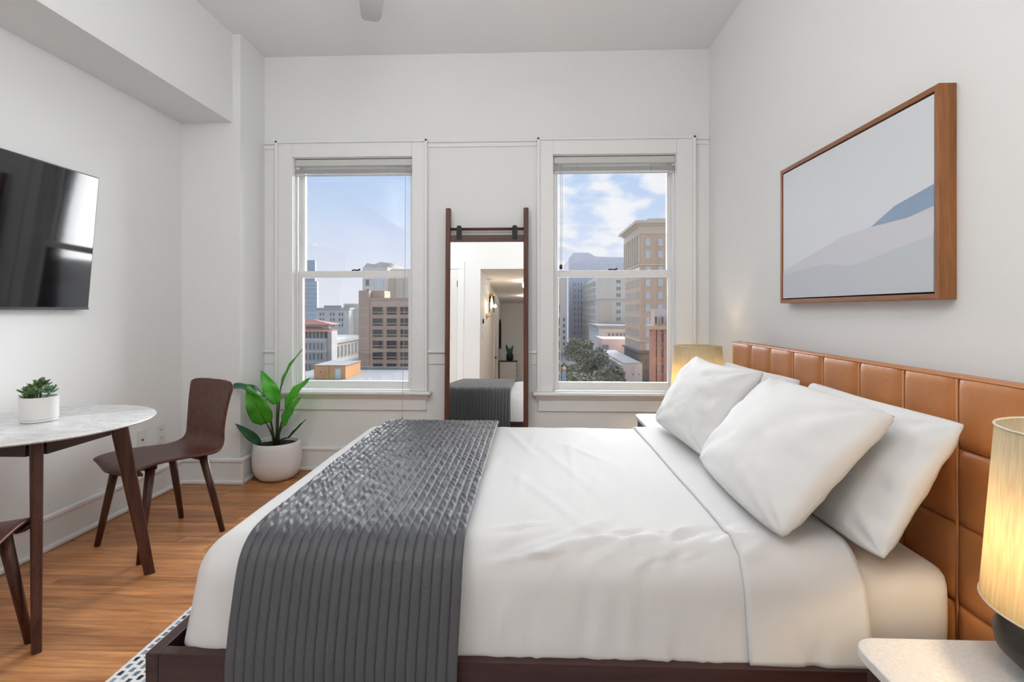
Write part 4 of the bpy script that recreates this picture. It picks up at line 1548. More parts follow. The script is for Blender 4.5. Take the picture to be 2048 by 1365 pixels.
def hall_door():
    x = HX0
    y0, y1 = -5.3, -4.2
    root = struct_empty('door_2', (x, (y0 + y1) / 2, 0))
    MB().box(x, x + 0.03, y1 - 0.10, y1, 0, 2.12).build('casing', M['trim'], root, bevel=0.004)
    MB().box(x, x + 0.03, y0, y0 + 0.10, 0, 2.12).build('casing', M['trim'], root, bevel=0.004)
    MB().box(x, x + 0.03, y0, y1, 2.12, 2.21).build('casing_head', M['trim'], root, bevel=0.004)
    MB().box(x, x + 0.012, y0 + 0.10, y1 - 0.10, 0.01, 2.12).build('leaf', M['door'], root)
    MB().tube([(x + 0.01, y1 - 0.16, 0.78), (x + 0.06, y1 - 0.16, 0.78)], [0.016, 0.026], 12).build('knob', M['black'], root, smooth=True)


hall_door()


def sconce():
    x, yc, zc = HX0, -2.35, 1.80
    root = thing('wall_sconce', 'brass and glass wall light reflected glowing in the mirror', 'sconce', (x, yc, zc))
    MB().lathe([(0.0, -0.006), (0.055, -0.006), (0.055, 0.006), (0.0, 0.006)], 28).build('backplate', M['brass'], root, world=False, rot=(0, math.pi / 2, 0), loc=(0.008, 0, -0.22))
    MB().tube([(x + 0.01, yc, zc - 0.22), (x + 0.09, yc, zc - 0.22), (x + 0.10, yc, zc - 0.20), (x + 0.10, yc, zc + 0.16)], 0.008, 10).build('arm', M['brass'], root, smooth=True)
    MB().lathe([(0.0, zc + 0.22), (0.05, zc + 0.215), (0.055, zc + 0.17), (0.02, zc + 0.15), (0.0, zc + 0.15)], 24, (x + 0.10, yc)).build('cap', M['brass'], root, smooth=True)
    sh = MB().lathe([(0.052, zc - 0.14), (0.054, zc + 0.16), (0.052, zc + 0.16), (0.050, zc - 0.14)], 28, (x + 0.10, yc))
    sh.f = [f for f in sh.f if len(f) == 4]; sh.m = [0] * len(sh.f)
    sh.build('glass_shade', M['clearglass'], root, smooth=True)
    MB().lathe([(0.001, zc - 0.06), (0.024, zc - 0.03), (0.026, zc + 0.02), (0.014, zc + 0.08), (0.012, zc + 0.13)], 18, (x + 0.10, yc + 0.0)).build('bulb', emit('sconce_bulb', (1, 0.78, 0.5), 14), root, smooth=True)
    ld = bpy.data.lights.new('sconce_light', 'POINT')
    ld.energy, ld.color, ld.shadow_soft_size = 5, (1, 0.78, 0.5), 0.03
    lo = bpy.data.objects.new('sconce_light', ld)
    COL.objects.link(lo)
    lo.parent = root
    lo.location = (0.16, 0.0, -0.02)


sconce()


def hall_cabinet():
    x0, x1, y0, y1, zt = -0.83, -0.40, -6.6, -6.0, 0.685
    root = thing('console_cabinet', 'pale cabinet with a black top reflected at the end of the hall', 'cabinet', ((x0 + x1) / 2, (y0 + y1) / 2, 0))
    MB().box(x0, x1, y0, y1, 0.05, zt - 0.025).build('body', M['cabinet'], root, bevel=0.003)
    MB().box(x0 - 0.01, x1 + 0.02, y0 - 0.01, y1 + 0.015, zt - 0.025, zt).build('top', M['black'], root, bevel=0.002)
    MB().box(x0 + 0.02, x1 - 0.02, y1, y1 + 0.012, 0.09, zt - 0.05).build('door', M['cabinet'], root, bevel=0.003)
    for k in range(4):
        z = 0.10 + k * 0.135
        dr = MB().box(x1, x1 + 0.012, y0 + 0.02, y1 - 0.02, z, z + 0.12).build('drawer', M['cabinet'], root, bevel=0.002)
        MB().box(x1 + 0.012, x1 + 0.03, y1 - 0.12, y1 - 0.06, z + 0.05, z + 0.07).build('handle', M['black'], dr, world=False).data.transform(Matrix.Translation(-Vector(root.location)))
    for x in (x0 + 0.02, x1 - 0.06):
        for yy in (y0 + 0.02, y1 - 0.06):
            MB().box(x, x + 0.04, yy, yy + 0.04, 0, 0.05).build('foot', M['black'], root)
    # dark vase with a snake plant
    cx, cy = -0.575, -6.25
    v = thing('vase_plant', 'dark leaves in a navy vase reflected on the hall cabinet', 'plant', (cx, cy, zt))
    MB().lathe([(0.0, zt + 0.001), (0.075, zt + 0.001), (0.092, zt + 0.03), (0.094, zt + 0.15), (0.080, zt + 0.20), (0.072, zt + 0.20), (0.07, zt + 0.16), (0, zt + 0.16)], 28, (cx, cy)).build('vase', M['navy'], v, smooth=True)
    for k, (dx, dy, h) in enumerate(((-0.10, 0.02, 0.44), (-0.05, -0.04, 0.36), (0.02, 0.03, 0.34), (0.08, -0.02, 0.42), (0.05, 0.05, 0.32))):
        b = Vector((cx + dx * 0.3, cy + dy * 0.3, zt + 0.15))
        t = Vector((cx + dx, cy + dy, zt + h))
        def fn(u, s, b=b, t=t):
            w = 0.035 * (math.sin(math.pi * (0.15 + 0.85 * s)) ** 0.7 if s < 0.99 else 0.05)
            p = b.lerp(t, s)
            return p + Vector(((u - 0.5) * 2 * w, 0.01 * abs(u - 0.5), 0))
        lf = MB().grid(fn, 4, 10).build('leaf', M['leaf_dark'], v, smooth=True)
        lf.modifiers.new('thick', 'SOLIDIFY').thickness = 0.003


hall_cabinet()


def arched_mirror():
    x = HX0 + 0.002
    yc, z0 = -6.45, 1.02
    root = thing('arched_mirror', 'black-framed arched mirror seen edge-on in the reflected hall', 'mirror', (x, yc, z0))
    w, h = 0.30, 0.50
    pts = [(x + 0.012, yc - w, z0), (x + 0.012, yc - w, z0 + h)]
    for k in range(1, 12):
        a = math.pi - math.pi * k / 12
        pts.append((x + 0.012, yc + w * math.cos(a), z0 + h + w * 0.9 * math.sin(a)))
    pts += [(x + 0.012, yc + w, z0 + h), (x + 0.012, yc + w, z0), (x + 0.012, yc - w, z0)]
    MB().tube(pts, 0.014, 8).build('frame', M['black'], root, smooth=True)
    poly = [(p[1], p[2]) for p in pts[:-1]]
    MB().prism(poly, 'x', x + 0.004, x + 0.008).build('glass', M['mirror'], root)


arched_mirror()


def wall_gadgets():
    t = thing('thermostat', 'small round thermostat on the hall wall in the mirror', 'thermostat', (HX0, -1.55, 1.44))
    MB().lathe([(0.0, 0.0), (0.042, 0.0), (0.042, 0.012), (0.036, 0.022), (0.0, 0.022)], 28).build('dial', M['black'], t, world=False, rot=(0, math.pi / 2, 0), loc=(0.006, 0, 0), smooth=True)
    MB().box(HX0, HX0 + 0.006, -1.61, -1.49, 1.38, 1.50).build('plate', M['plate'], t, bevel=0.002)
    s = thing('light_switch', 'white rocker switch plate below the thermostat in the mirror', 'switch', (HX0, -1.60, 1.18))
    MB().box(HX0, HX0 + 0.006, -1.64, -1.56, 1.12, 1.24).build('plate', M['plate'], s, bevel=0.002)
    MB().box(HX0 + 0.006, HX0 + 0.011, -1.615, -1.585, 1.15, 1.21).build('rocker', M['plate'], s, bevel=0.002)


wall_gadgets()


def hall_fill_light(label, yc):  # unseen lamps added on the hall ceiling as fill
    root = thing('hall_fill', label, 'fill light', (-0.12, yc, HZ), group='added hall fill lights')
    MB().lathe([(0.0, HZ), (0.09, HZ), (0.085, HZ - 0.012), (0.07, HZ - 0.014), (0.0, HZ - 0.010)], 28, (-0.12, yc)).build('trim_ring', M['plate'], root, smooth=True)
    MB().lathe([(0.062, HZ - 0.0135), (0.058, HZ - 0.018), (0.0, HZ - 0.020)], 28, (-0.12, yc)).build('lens', M['fill_glow'], root, smooth=True)
    ld = bpy.data.lights.new('hall_fill_lamp', 'POINT')
    ld.energy, ld.color, ld.shadow_soft_size = HALL_FILL_W, (1.0, 0.9, 0.78), 0.06
    lo = bpy.data.objects.new('hall_fill_lamp', ld)
    COL.objects.link(lo)
    lo.parent = root
    lo.location = (0, 0, -0.09)


hall_fill_light('unseen flush fill light added in the hall, nearer the room', -2.6)
hall_fill_light('unseen flush fill light added farther down the hall', -5.2)


# ------------------------------------------------------------------ the city outside
ZG = -24.0
def cm(name, col, rough=0.85, **k):
    return mat(name, col, rough=rough, spec=0.2, **k)


C = {
    'asphalt': cm('asphalt', (0.22, 0.22, 0.23)),
    'pave': cm('pavement', (0.32, 0.31, 0.30)),
    'garage': cm('garage_brick', (0.60, 0.47, 0.37), noise_amt=0.1, noise_scale=0.6),
    'garage2': cm('garage_pier', (0.50, 0.38, 0.30), noise_amt=0.1, noise_scale=0.6),
    'cream': cm('cream_stone', (0.70, 0.67, 0.60), noise_amt=0.08, noise_scale=0.3),
    'pale': cm('pale_stone', (0.68, 0.67, 0.63), noise_amt=0.08, noise_scale=0.3),
    'greyst': cm('grey_stone', (0.58, 0.57, 0.55), noise_amt=0.1, noise_scale=0.3),
    'white': cm('white_roof', (0.33, 0.33, 0.33)),
    'orange': cm('orange_stucco', (0.70, 0.38, 0.18)),
    'red': cm('red_tile', (0.42, 0.20, 0.16), noise_amt=0.15, noise_scale=2),
    'tan': cm('tan_terracotta', (0.68, 0.52, 0.36), noise_amt=0.08, noise_scale=0.5),
    'tan2': cm('tan_cornice', (0.66, 0.58, 0.47)),
    'tower': cm('grey_tower', (0.68, 0.68, 0.74), noise_amt=0.06, noise_scale=0.2),
    'tower2': cm('grey_tower_pier', (0.80, 0.80, 0.85)),
    'redbrick': cm('red_brick', (0.66, 0.34, 0.26), noise_amt=0.15, noise_scale=1.5),
    'pink': cm('pink_stucco', (0.72, 0.58, 0.55)),
    'dark': cm('dark_stone', (0.20, 0.195, 0.19)),
    'glassblue': cm('tower_glass', (0.44, 0.51, 0.56), rough=0.6),
    'pane': mat('city_pane', (0.20, 0.22, 0.25), rough=0.15),
    'panel': mat('city_pane_light', (0.64, 0.67, 0.69), rough=0.2),
    'void': mat('garage_void', (0.11, 0.11, 0.12), rough=0.8),
    'rail': cm('garage_rail', (0.50, 0.46, 0.26)),
    'winframe': cm('window_frame', (0.62, 0.60, 0.55)),
    'foliage': cm('tree_foliage', (0.26, 0.28, 0.20), noise_amt=0.4, noise_scale=0.4),
    'bark': cm('tree_bark', (0.08, 0.06, 0.045)),
    'metal': mat('street_metal', (0.30, 0.30, 0.31), rough=0.5),
    'banner': mat('blue_banner', (0.16, 0.36, 0.62), rough=0.6),
}
WMESH = {}


def win_mesh(w, h, frame, pane, depth=0.25, mull=0, rail=None, fw=0.14):
    """window with a proud surround and a set-back pane, facing -y, origin at its centre on the wall"""
    key = (round(w, 2), round(h, 2), frame, pane, mull, rail)
    if key in WMESH:
        return WMESH[key]
    mb = MB()
    mb.box(-w / 2, w / 2, -0.03, 0.02, -h / 2, h / 2, 1)
    f = fw
    for a, b, c, d in ((-w / 2 - f, -w / 2, -h / 2 - f, h / 2 + f), (w / 2, w / 2 + f, -h / 2 - f, h / 2 + f),
                       (-w / 2, w / 2, h / 2, h / 2 + f), (-w / 2, w / 2, -h / 2 - f, -h / 2)):
        mb.box(a, b, -depth, 0.02, c, d, 0)
    if mull:
        for k in range(1, mull + 1):
            x = -w / 2 + w * k / (mull + 1)
            mb.box(x - 0.05, x + 0.05, -0.10, 0.0, -h / 2, h / 2, 0)
        mb.box(-w / 2, w / 2, -0.10, 0.0, -0.05, 0.05, 0)
    mats = [C[frame], C[pane]]
    if rail:
        mb.box(-w / 2, w / 2, -depth * 0.8, -depth * 0.5, -h / 2 + h * 0.26, -h / 2 + h * 0.36, 2)
        mats.append(C[rail])
    o = mb.build('window', mats)
    COL.objects.unlink(o)
    WMESH[key] = o.data
    bpy.data.objects.remove(o)
    return WMESH[key]


def building(name, label, x0, x1, y0, y1, z1, wall, z0=ZG, group='city buildings outside'):
    root = thing(name, label, 'building', ((x0 + x1) / 2, (y0 + y1) / 2, z0), group=group)
    root['_b'] = (x0, x1, y0, y1, z0, z1)
    MB().box(x0, x1, y0, y1, z0, z1).build('walls', C[wall], root)
    return root


def put_windows(root, face, us, zs, w, h, frame='winframe', pane='pane', mull=0, rail=None, depth=0.25, name='window'):
    x0, x1, y0, y1, z0, z1 = root['_b']
    me = win_mesh(w, h, frame, pane, depth, mull, rail)
    for z in zs:
        for u in us:
            o = bpy.data.objects.new(name, me)
            COL.objects.link(o)
            o.parent = root
            if face == 'f':
                p, r = Vector((u, y0, z)), 0
            elif face == 'r':      # faces +x
                p, r = Vector((x1, u, z)), math.pi / 2
            else:                  # faces -x
                p, r = Vector((x0, u, z)), -math.pi / 2
            o.location = p - Vector(root.location)
            o.rotation_euler = (0, 0, r)


def band(root, name, z0, z1, out, m, x=None):
    a0, a1, b0, b1, _, _ = root['_b']
    return MB().box(a0 - out, a1 + out, b0 - out, b1 + out, z0, z1).build(name, C[m], root)


def X(u, y): return on_y(u, 620, y).x
def Z(v, y): return on_y(1063, v, y).z
def lin(a, b, n): return [a + (b - a) * (k + 0.5) / n for k in range(n)]


tag(MB().box(-400, 400, 40, 1500, ZG - 1, ZG).build('street_ground', C['asphalt']), kind='structure')

# --- through the left window
yg = 146.0
g = building('parking_garage', 'brown brick parking garage with rows of dark openings, left window', X(722, yg), X(900, yg), yg, yg + 40, Z(597, yg), 'garage')
x0g = X(722, yg)
MB().box(x0g - 0.5, X(739, yg), yg - 0.5, yg + 6, ZG, Z(581, yg)).build('stair_tower', C['garage2'], g)
MB().box(X(739, yg), X(765, yg), yg + 2, yg + 8, Z(598, yg), Z(581, yg)).build('roof_block', C['garage2'], g)
MB().box(X(739, yg), X(900, yg), yg - 0.25, yg, Z(601, yg), Z(596, yg)).build('parapet', C['garage2'], g)
for zz in (618, 632, 655, 678, 700, 723, 745):
    MB().box(x0g - 0.55, X(737, yg), yg - 0.56, yg - 0.45, Z(zz, yg), Z(zz - 1.2, yg)).build('string_course', C['tan'], g)
put_windows(g, 'f', [X(u, yg) for u in (756, 784, 811, 838)], [Z(v, yg) for v in (622, 645, 667.5, 690, 713, 736)], 2.85, 2.1, 'garage2', 'void', rail='rail', depth=0.5, name='opening')

yh = 262.0
hb_ = building('hotel_tower', 'pale hotel tower rising behind the parking garage', X(725, yh), X(775, yh), yh, yh + 40, Z(534, yh), 'cream')
MB().prism([(X(726, yh), Z(534, yh)), (X(773, yh), Z(534, yh)), (X(783, yh), Z(526, yh)), (X(760, yh), Z(523, yh)), (X(748, yh), Z(528, yh)), (X(733, yh), Z(525, yh))], 'y', yh + 0.5, yh + 30).build('gable_roof', C['greyst'], hb_)
MB().box(X(775, yh), X(900, yh), yh + 6, yh + 40, ZG, Z(536, yh)).build('rear_wing', C['cream'], hb_)
put_windows(hb_, 'f', [X(758, yh)], [Z(565, yh)], 4.6, 8.0, 'winframe', 'panel', mull=3)
put_windows(hb_, 'f', [X(735, yh)], [Z(565, yh), Z(585, yh)], 1.8, 3.2, 'winframe', 'pane')
for u in (782, 790, 800, 810):
    MB().box(X(u, yh), X(u + 3, yh), yh + 5.6, yh + 6.1, Z(640, yh), Z(541, yh)).build('pier', C['tan' if u in (782, 800) else 'cream'], hb_)

yo = 108.0
dk = building('low_roof_building', 'low building with a flat white roof below the left window', X(560, yo), X(900, yo), yo - 12, yo + 18, Z(762, yo) , 'cream')
MB().box(X(560, yo), X(900, yo), yo - 12, yo + 17.9, Z(762, yo), Z(762, yo) + 0.15).build('roof_deck', C['white'], dk)
MB().box(X(560, yo), X(900, yo), yo + 17.6, yo + 18.2, Z(762, yo), Z(762, yo) + 0.8).build('parapet', C['white'], dk)
zr = Z(762, yo) + 0.16
op = building('rooftop_penthouse', 'orange stucco rooftop hut with a white roof, left window', X(628, yo), X(691, yo), yo, yo + 9.5, Z(734, yo), 'orange', z0=zr, group=None)
a0, a1, b0, b1, _, zz = op['_b']
MB().box(a0 - 0.15, a1 + 0.15, b0 - 0.15, b1 + 0.15, zz, zz + 0.18).build('roof', C['white'], op)
put_windows(op, 'f', [X(676, yo)], [zr + 1.05], 1.1, 2.1, 'greyst', 'panel', depth=0.08, name='door')
put_windows(op, 'f', [X(641, yo)], [Z(746, yo)], 0.35, 0.35, 'greyst', 'void', depth=0.06, name='vent')
MB().tube([(X(658, yo), yo - 0.05, zr), (X(658, yo), yo - 0.05, zz)], 0.05, 6).build('downpipe', C['white'], op)

yr = 172.0
rb_ = building('red_roof_building', 'stone building with red tiled roof at the left of the left window', X(540, yr), X(652, yr), yr, yr + 9, Z(678, yr), 'greyst')
a0, a1, b0, b1, _, zz = rb_['_b']
zm = Z(664, yr)
MB().box(a0, a1 - 0.4, b0 + 0.4, b1, zz, zm).build('loggia', C['dark'], rb_)
for k in range(9):
    xk = a1 - 0.9 - k * 1.3
    MB().box(xk - 0.12, xk + 0.12, b0, b0 + 0.35, zz, zm).build('colonnette', C['greyst'], rb_)
def hip(name, x0, x1, y0, y1, z, h, run):
    MB().add([(x0, y0, z), (x1, y0, z), (x1, y1, z), (x0, y1, z), (x0, (y0 + y1) / 2, z + h), (x1 - run, (y0 + y1) / 2, z + h)],
             [(3, 2, 1, 0), (0, 1, 5, 4), (1, 2, 5), (2, 3, 4, 5), (3, 0, 4)]).build(name, C['red'], rb_)
hip('lower_roof', a0, a1 + 0.5, b0 - 1, b1 + 1, zm, 1.7, 5.0)
zq = Z(650, yr + 3)
MB().box(a0, a1 - 2, b0 + 3.5, b1, zm + 0.3, zq).build('upper_storey', C['greyst'], rb_)
hip('upper_roof', a0, X(668, yr + 3), b0 + 2, b1 + 1, zq, 1.9, 9.0)
put_windows(rb_, 'f', [X(u, yr) for u in (605, 613, 621, 629, 637, 644)], [Z(v, yr) for v in (694, 715, 737, 758)], 0.75, 2.2, 'pale', 'pane', depth=0.35)
for v in (682, 704.5, 726, 748):
    MB().box(a0, a1 + 0.2, b0 - 0.3, b0, Z(v, yr) - 0.2, Z(v, yr) + 0.2).build('string_course', C['pale'], rb_)
MB().box(a1, X(661, yr), yr + 1, yr + 6, ZG, Z(664, yr)).build('corner_pavilion', C['greyst'], rb_)

yn = 205.0
cb_ = building('corniced_building', 'pale classical building with a heavy cornice and tall narrow windows', X(580, yn), X(668, yn), yn, yn + 42, Z(684, yn), 'cream')
a0, a1, b0, b1, _, zz = cb_['_b']
band(cb_, 'cornice', zz - 0.8, zz + 0.6, 1.2, 'greyst')
band(cb_, 'frieze', zz - 9.6, zz - 8.6, 0.5, 'greyst')
put_windows(cb_, 'r', lin(b0 + 2, b1 - 2, 9), [zz - 4.6], 1.3, 4.6, 'pale', 'pane', depth=0.4)
put_windows(cb_, 'r', lin(b0 + 2, b1 - 2, 9), [zz - 12.8], 2.2, 4.4, 'pale', 'pane', depth=0.4)

yp = 310.0
pb_ = building('pale_office_block', 'pale grey office block with stepped roofs far behind, left window', X(632, yp), X(698, yp), yp, yp + 50, Z(616, yp), 'pale')
MB().box(X(640, yp), X(676, yp), yp + 6, yp + 40, Z(616, yp), Z(611, yp)).build('roof_step', C['pale'], pb_)
MB().box(X(672, yp), X(720, yp), yp + 12, yp + 50, ZG, Z(607, yp)).build('rear_wing', C['pale'], pb_)
MB().box(X(704, yp), X(730, yp), yp + 20, yp + 50, ZG, Z(596, yp)).build('lift_tower', C['pale'], pb_)
MB().box(X(698, yp), X(730, yp), yp + 8, yp + 30, ZG, Z(617, yp)).build('side_wing', C['greyst'], pb_)
band(pb_, 'cornice', Z(619, yp), Z(616, yp), 0.8, 'greyst')
put_windows(pb_, 'f', [X(u, yp) for u in (641, 647, 662, 668, 679, 685)], [Z(v, yp) for v in (629, 640, 651)], 0.95, 1.9, 'pale', 'pane', depth=0.3)

yt = 430.0
tb_ = building('glass_tower', 'bluish glass tower at the left edge of the left window', X(560, yt), X(634, yt), yt, yt + 3, Z(562, yt), 'glassblue')
a0, a1, b0, b1, _, zz = tb_['_b']
MB().box(a0, a1 - 2, b0 + 1, b1, zz, zz + 18).build('crown', C['glassblue'], tb_)
for k in range(22):
    z = zz - 2 - k * 3.6
    MB().box(a0, a1 + 0.15, b0 - 0.15, b1, z, z + 0.5).build('floor_band', C['panel'], tb_)

# --- through the right window
ya = 170.0
ta = building('terracotta_tower', 'tall tan corner tower with a big cornice, right window', X(1281, ya), X(1420, ya), ya, ya + 28, Z(462, ya), 'tan')
a0, a1, b0, b1, _, zz = ta['_b']
zk = Z(705, ya)
MB().box(a0 - 0.25, a1 + 0.25, b0 - 0.25, b1 + 0.25, ZG, zk).build('dark_base', C['dark'], ta)
band(ta, 'base_cornice', zk, zk + 0.7, 0.9, 'dark')
band(ta, 'frieze', zz - 1.2, zz + 1.4, 0.35, 'tan2')
band(ta, 'cornice_bed', zz + 1.4, zz + 2.0, 1.0, 'tan2')
band(ta, 'cornice', zz + 2.0, zz + 2.9, 2.2, 'tan2')
MB().box(a0 + 3, a1, b0 + 3, b1 - 4, zz + 2.9, zz + 4.4).build('parapet', C['tan2'], ta)
band(ta, 'string_course', Z(532, ya), Z(529, ya), 0.45, 'tan2')
band(ta, 'string_course', Z(684, ya), Z(681, ya), 0.3, 'tan2')
for v in (484, 508, 532.5, 559, 583, 608, 633, 659, 685, 722, 745):
    pass
rows_v = [486, 510, 541, 566, 591, 616, 642, 667, 693]
put_windows(ta, 'f', [X(1296, ya), X(1321, ya), X(1345, ya), X(1369, ya)], [Z(v, ya) for v in rows_v], 1.55, 2.4, 'winframe', 'panel', mull=0, depth=0.22)
put_windows(ta, 'f', [X(1296, ya), X(1321, ya)], [Z(v, ya) - 0 for v in (724, 745)], 1.6, 2.2, 'dark', 'panel', depth=0.4)
put_windows(ta, 'l', lin(b0 + 1.2, b1 - 1.2, 9), [Z(v, ya) for v in rows_v], 1.1, 2.4, 'tan2', 'panel', depth=0.10)
for yy in [b0 + 0.8 + k * (b1 - b0 - 1.6) / 7 for k in range(8)]:
    MB().box(a0 - 0.55, a0, yy - 0.5, yy + 0.5, Z(528, ya), zz - 1.2).build('pilaster', C['tan2'], ta)

yb_ = 128.0
rbk = building('red_brick_building', 'red brick building with an ornate gable in front of the tan tower', X(1306, yb_), X(1420, yb_), yb_, yb_ + 4, Z(656, yb_), 'redbrick')
a0, a1, b0, b1, _, zz = rbk['_b']
band(rbk, 'cornice', zz - 0.4, zz + 0.6, 0.9, 'tan')
MB().box(a0 + 0.4, a1, b0 + 0.4, b1, zz + 0.6, Z(618, yb_)).build('attic', C['pink'], rbk)
put_windows(rbk, 'f', [X(1311, yb_), X(1324, yb_), X(1340, yb_)], [Z(641, yb_)], 0.5, 1.7, 'tan', 'pane', depth=0.5)
for u in (1307, 1317, 1330, 1343):
    MB().box(X(u, yb_) - 0.45, X(u, yb_) + 0.45, yb_ - 0.5, yb_, ZG, zz - 0.4).build('pier', C['redbrick'], rbk)
put_windows(rbk, 'f', [X(1312, yb_), X(1324, yb_), X(1337, yb_)], [Z(v, yb_) for v in (676, 706, 737)], 0.6, 2.3, 'tan', 'pane', depth=0.3)

yw = 232.0
wbk = building('white_corniced_block', 'low white building with a row of small windows and pink annex', X(1198, yw), X(1330, yw), yw, yw + 40, Z(655, yw), 'pale')
a0, a1, b0, b1, _, zz = wbk['_b']
band(wbk, 'cornice', zz - 0.5, zz + 0.9, 0.9, 'white')
band(wbk, 'string_course', Z(665, yw), Z(663.5, yw), 0.4, 'greyst')
put_windows(wbk, 'f', [X(u, yw) for u in (1218, 1226, 1234, 1242, 1250)], [Z(670, yw)], 1.0, 1.5, 'winframe', 'pane', depth=0.3)
MB().box(X(1205, yw - 25), X(1330, yw - 25), yw - 25, yw, ZG, Z(678, yw - 25)).build('annex', C['pink'], wbk)
MB().box(X(1204, yw - 25), X(1217, yw - 25), yw - 25.3, yw - 25, Z(708, yw - 25), Z(690, yw - 25)).build('louvre', C['pane'], wbk)

yc_ = 276.0
cbk = building('cream_office_block', 'cream office block with blank side wall and one column of windows', X(1194, yc_), X(1330, yc_), yc_, yc_ + 78, Z(554, yc_), 'cream')
a0, a1, b0, b1, _, zz = cbk['_b']
put_windows(cbk, 'f', [X(1234.5, yc_), X(1239, yc_)], [Z(v, yc_) for v in (564, 578, 591, 609, 624, 638)], 0.9, 1.8, 'pale', 'pane', depth=0.2)
MB().box(X(1197, yc_), X(1224, yc_), yc_ - 0.3, yc_, ZG, Z(598, yc_)).build('plaster_panel', C['tan2'], cbk)
put_windows(cbk, 'l', lin(b0 + 4, b1 - 4, 9), [Z(v, yc_) for v in (566, 580, 594, 608, 622, 636, 650, 664, 678)], 2.2, 2.6, 'cream', 'pane', depth=0.4)
band(cbk, 'string_course', Z(600, yc_), Z(598, yc_), 0.6, 'greyst')

yq = 360.0
gt = building('grey_tower', 'tall grey ribbed tower with a dark mansard top, right window', X(1137, yq), X(1330, yq), yq, yq + 60, Z(523, yq), 'tower')
a0, a1, b0, b1, _, zz = gt['_b']
MB().prism([(a0 + 0.5, zz), (a0 + 0.5, zz + 2.5), (a0 + 3.5, zz + 6.0), (a0 + 14, zz + 6.0), (a0 + 19, zz + 3.3), (a0 + 30, zz + 2.8), (a1, zz + 2.6), (a1, zz)], 'y', b0 + 1, b1).build('mansard', C['tower'], gt)
for k in range(36):
    x = a0 + 0.6 + k * (X(1252, yq) - a0 - 1) / 35
    MB().box(x - 0.25, x + 0.25, b0 - 0.6, b0, ZG, zz - 1.5).build('rib', C['tower2'], gt)
for u in (1149, 1156, 1163):
    put_windows(gt, 'f', [X(u, yq)], [Z(v, yq) for v in range(570, 690, 12)], 1.6, 2.6, 'tower2', 'pane', depth=0.7)

ye = 95.0
eb = building('tan_edge_building', 'narrow slice of tan building at the left edge of the right window', X(1060, ye), X(1121.5, ye), ye, ye + 60, Z(566, ye), 'tan')
a0, a1, b0, b1, _, zz = eb['_b']
put_windows(eb, 'f', [X(1117, ye)], [Z(v, ye) for v in (618, 642, 665, 690, 712, 735, 757)], 0.5, 1.5, 'tan2', 'pane', depth=0.2)
ye2 = 300.0
eb2 = building('white_distant_slab', 'whitish slab building behind the tan slice, right window', X(1070, ye2), X(1134, ye2), ye2, ye2 + 60, Z(555, ye2), 'pale')
put_windows(eb2, 'f', [X(1128, ye2)], [Z(v, ye2) for v in range(640, 690, 12)], 1.2, 2.0, 'pale', 'pane', depth=0.2)

# low arcaded building along the street
ys = 150.0
ar = building('arcade_building', 'low white arcaded building running back beside the street trees', X(1248, ys), X(1300, ys) - 2, ys + 1, ys + 50, Z(728, ys), 'pale')
a0, a1, b0, b1, _, zz = ar['_b']
MB().box(a0, a1, b0, b1, zz, zz + 0.2).build('roof', C['white'], ar)
put_windows(ar, 'l', lin(b0 + 2, b1 - 2, 16), [zz - 2.2], 1.4, 3.0, 'pale', 'void', depth=0.5, name='arch_opening')


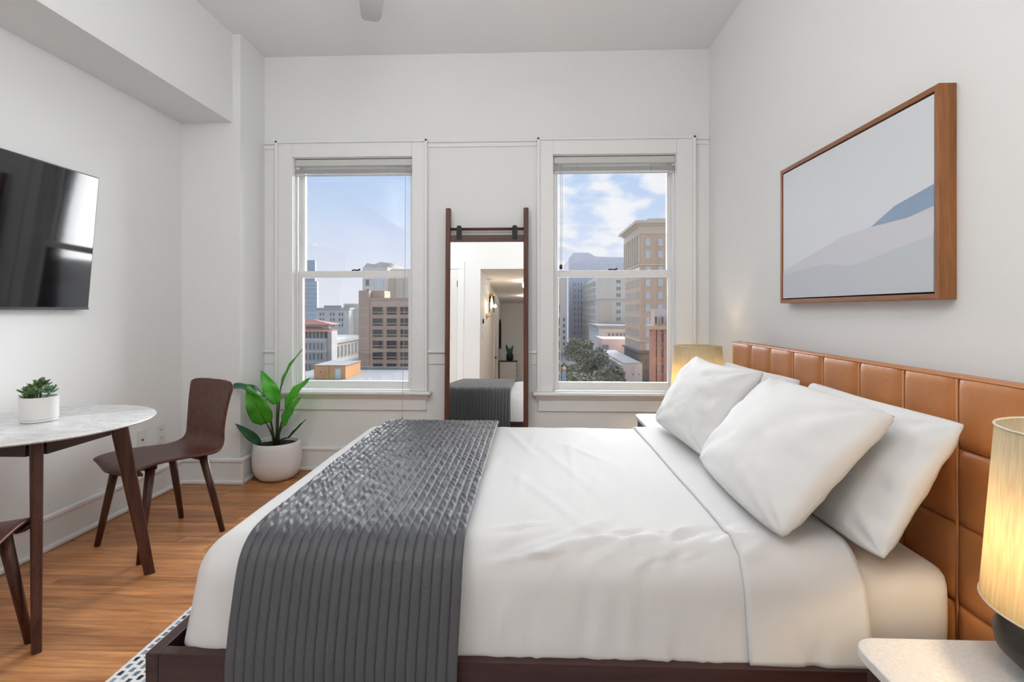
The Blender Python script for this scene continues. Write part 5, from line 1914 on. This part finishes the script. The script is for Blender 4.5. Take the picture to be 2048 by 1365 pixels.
# street trees
def tree(label, cx, cy, h, r, seed):
    rr = random.Random(seed)
    root = thing('street_tree', label, 'tree', (cx, cy, ZG), group='street trees')
    MB().tube([(cx, cy, ZG), (cx + 0.2, cy, ZG + h * 0.35), (cx, cy, ZG + h * 0.6)], [0.35, 0.28, 0.12], 8).build('trunk', C['bark'], root, smooth=True)
    mb = MB()
    cl = [(Vector((rr.uniform(-0.6, 0.6) * r, rr.uniform(-0.6, 0.6) * r, h * 0.66 + rr.uniform(-0.16, 0.2) * h)), r * rr.uniform(0.38, 0.6)) for _ in range(11)]
    for k in range(3600):
        c, q = rr.choice(cl)
        d = Vector((rr.gauss(0, 1), rr.gauss(0, 1), rr.gauss(0, 1))).normalized()
        p = Vector((cx, cy, ZG)) + c + d * q * rr.uniform(0.75, 1.05)
        t = Vector((rr.gauss(0, 1), rr.gauss(0, 1), rr.gauss(0, 1))).normalized()
        e1 = d.cross(t).normalized() * rr.uniform(0.25, 0.48)
        e2 = t.normalized() * rr.uniform(0.25, 0.48)
        mb.add([p - e1, p + e2, p + e1, p - e2], [(0, 1, 2, 3)])
    o = mb.build('foliage', C['foliage'], root)
    o['kind'] = 'stuff'


tree('large dark green street tree nearest the right window', X(1165, 128), 128, 9.0, 5.0, 1)
tree('dark green street tree left of the arcade, right window', X(1215, 140), 140, 9.0, 5.0, 2)
tree('street tree at the far left of the row by the tan building', X(1136, 150), 150, 9.0, 4.2, 3)
tree('broad street tree in the middle of the row, right window', X(1182, 168), 168, 12.0, 5.6, 4)
tree('street tree farthest up the street, right window', X(1160, 215), 215, 12.5, 6.0, 5)
tree('low street tree at the foot of the dark tower base', X(1238, 122), 122, 6.0, 2.8, 6)


def street_lamp():
    y = 118.0
    x = X(1272, y)
    root = thing('street_lamp', 'thin pale lamp post in front of the dark tower base', 'street lamp', (x, y, ZG))
    MB().tube([(x, y, ZG), (x, y, Z(736, y))], [0.12, 0.07], 8).build('post', C['winframe'], root, smooth=True)
    MB().tube([(x - 0.7, y, Z(750, y)), (x + 0.7, y, Z(750, y))], 0.05, 6).build('cross_arm', C['winframe'], root)
    for s in (-0.7, 0.7):
        MB().lathe([(0.02, Z(750, y) + 0.5), (0.16, Z(750, y) + 0.42), (0.18, Z(750, y) + 0.1), (0.04, Z(750, y))], 10, (x + s, y)).build('lantern', C['white'], root, smooth=True)
    y = 104.0
    x = X(1128.5, y)
    b = thing('banner_sign', 'blue vertical banner sign beside the tan slice of building', 'sign', (x, y, ZG))
    MB().tube([(x - 0.45, y, ZG), (x - 0.45, y, Z(735, y))], 0.07, 8).build('post', C['metal'], b)
    MB().box(x - 0.35, x + 0.35, y - 0.04, y + 0.04, Z(766, y), Z(743, y)).build('banner', C['banner'], b)
    for v in (748, 754, 760):
        MB().box(x - 0.18, x + 0.18, y - 0.06, y - 0.04, Z(v + 2, y), Z(v - 1, y)).build('emblem', C['white'], b)
    MB().lathe([(0.05, Z(742, y)), (0.35, Z(739, y)), (0.30, Z(735, y)), (0.02, Z(733, y))], 12, (x, y)).build('finial_lantern', C['tan'], b, smooth=True)


street_lamp()
for k in list(bpy.data.objects):
    if '_b' in k:
        del k['_b']
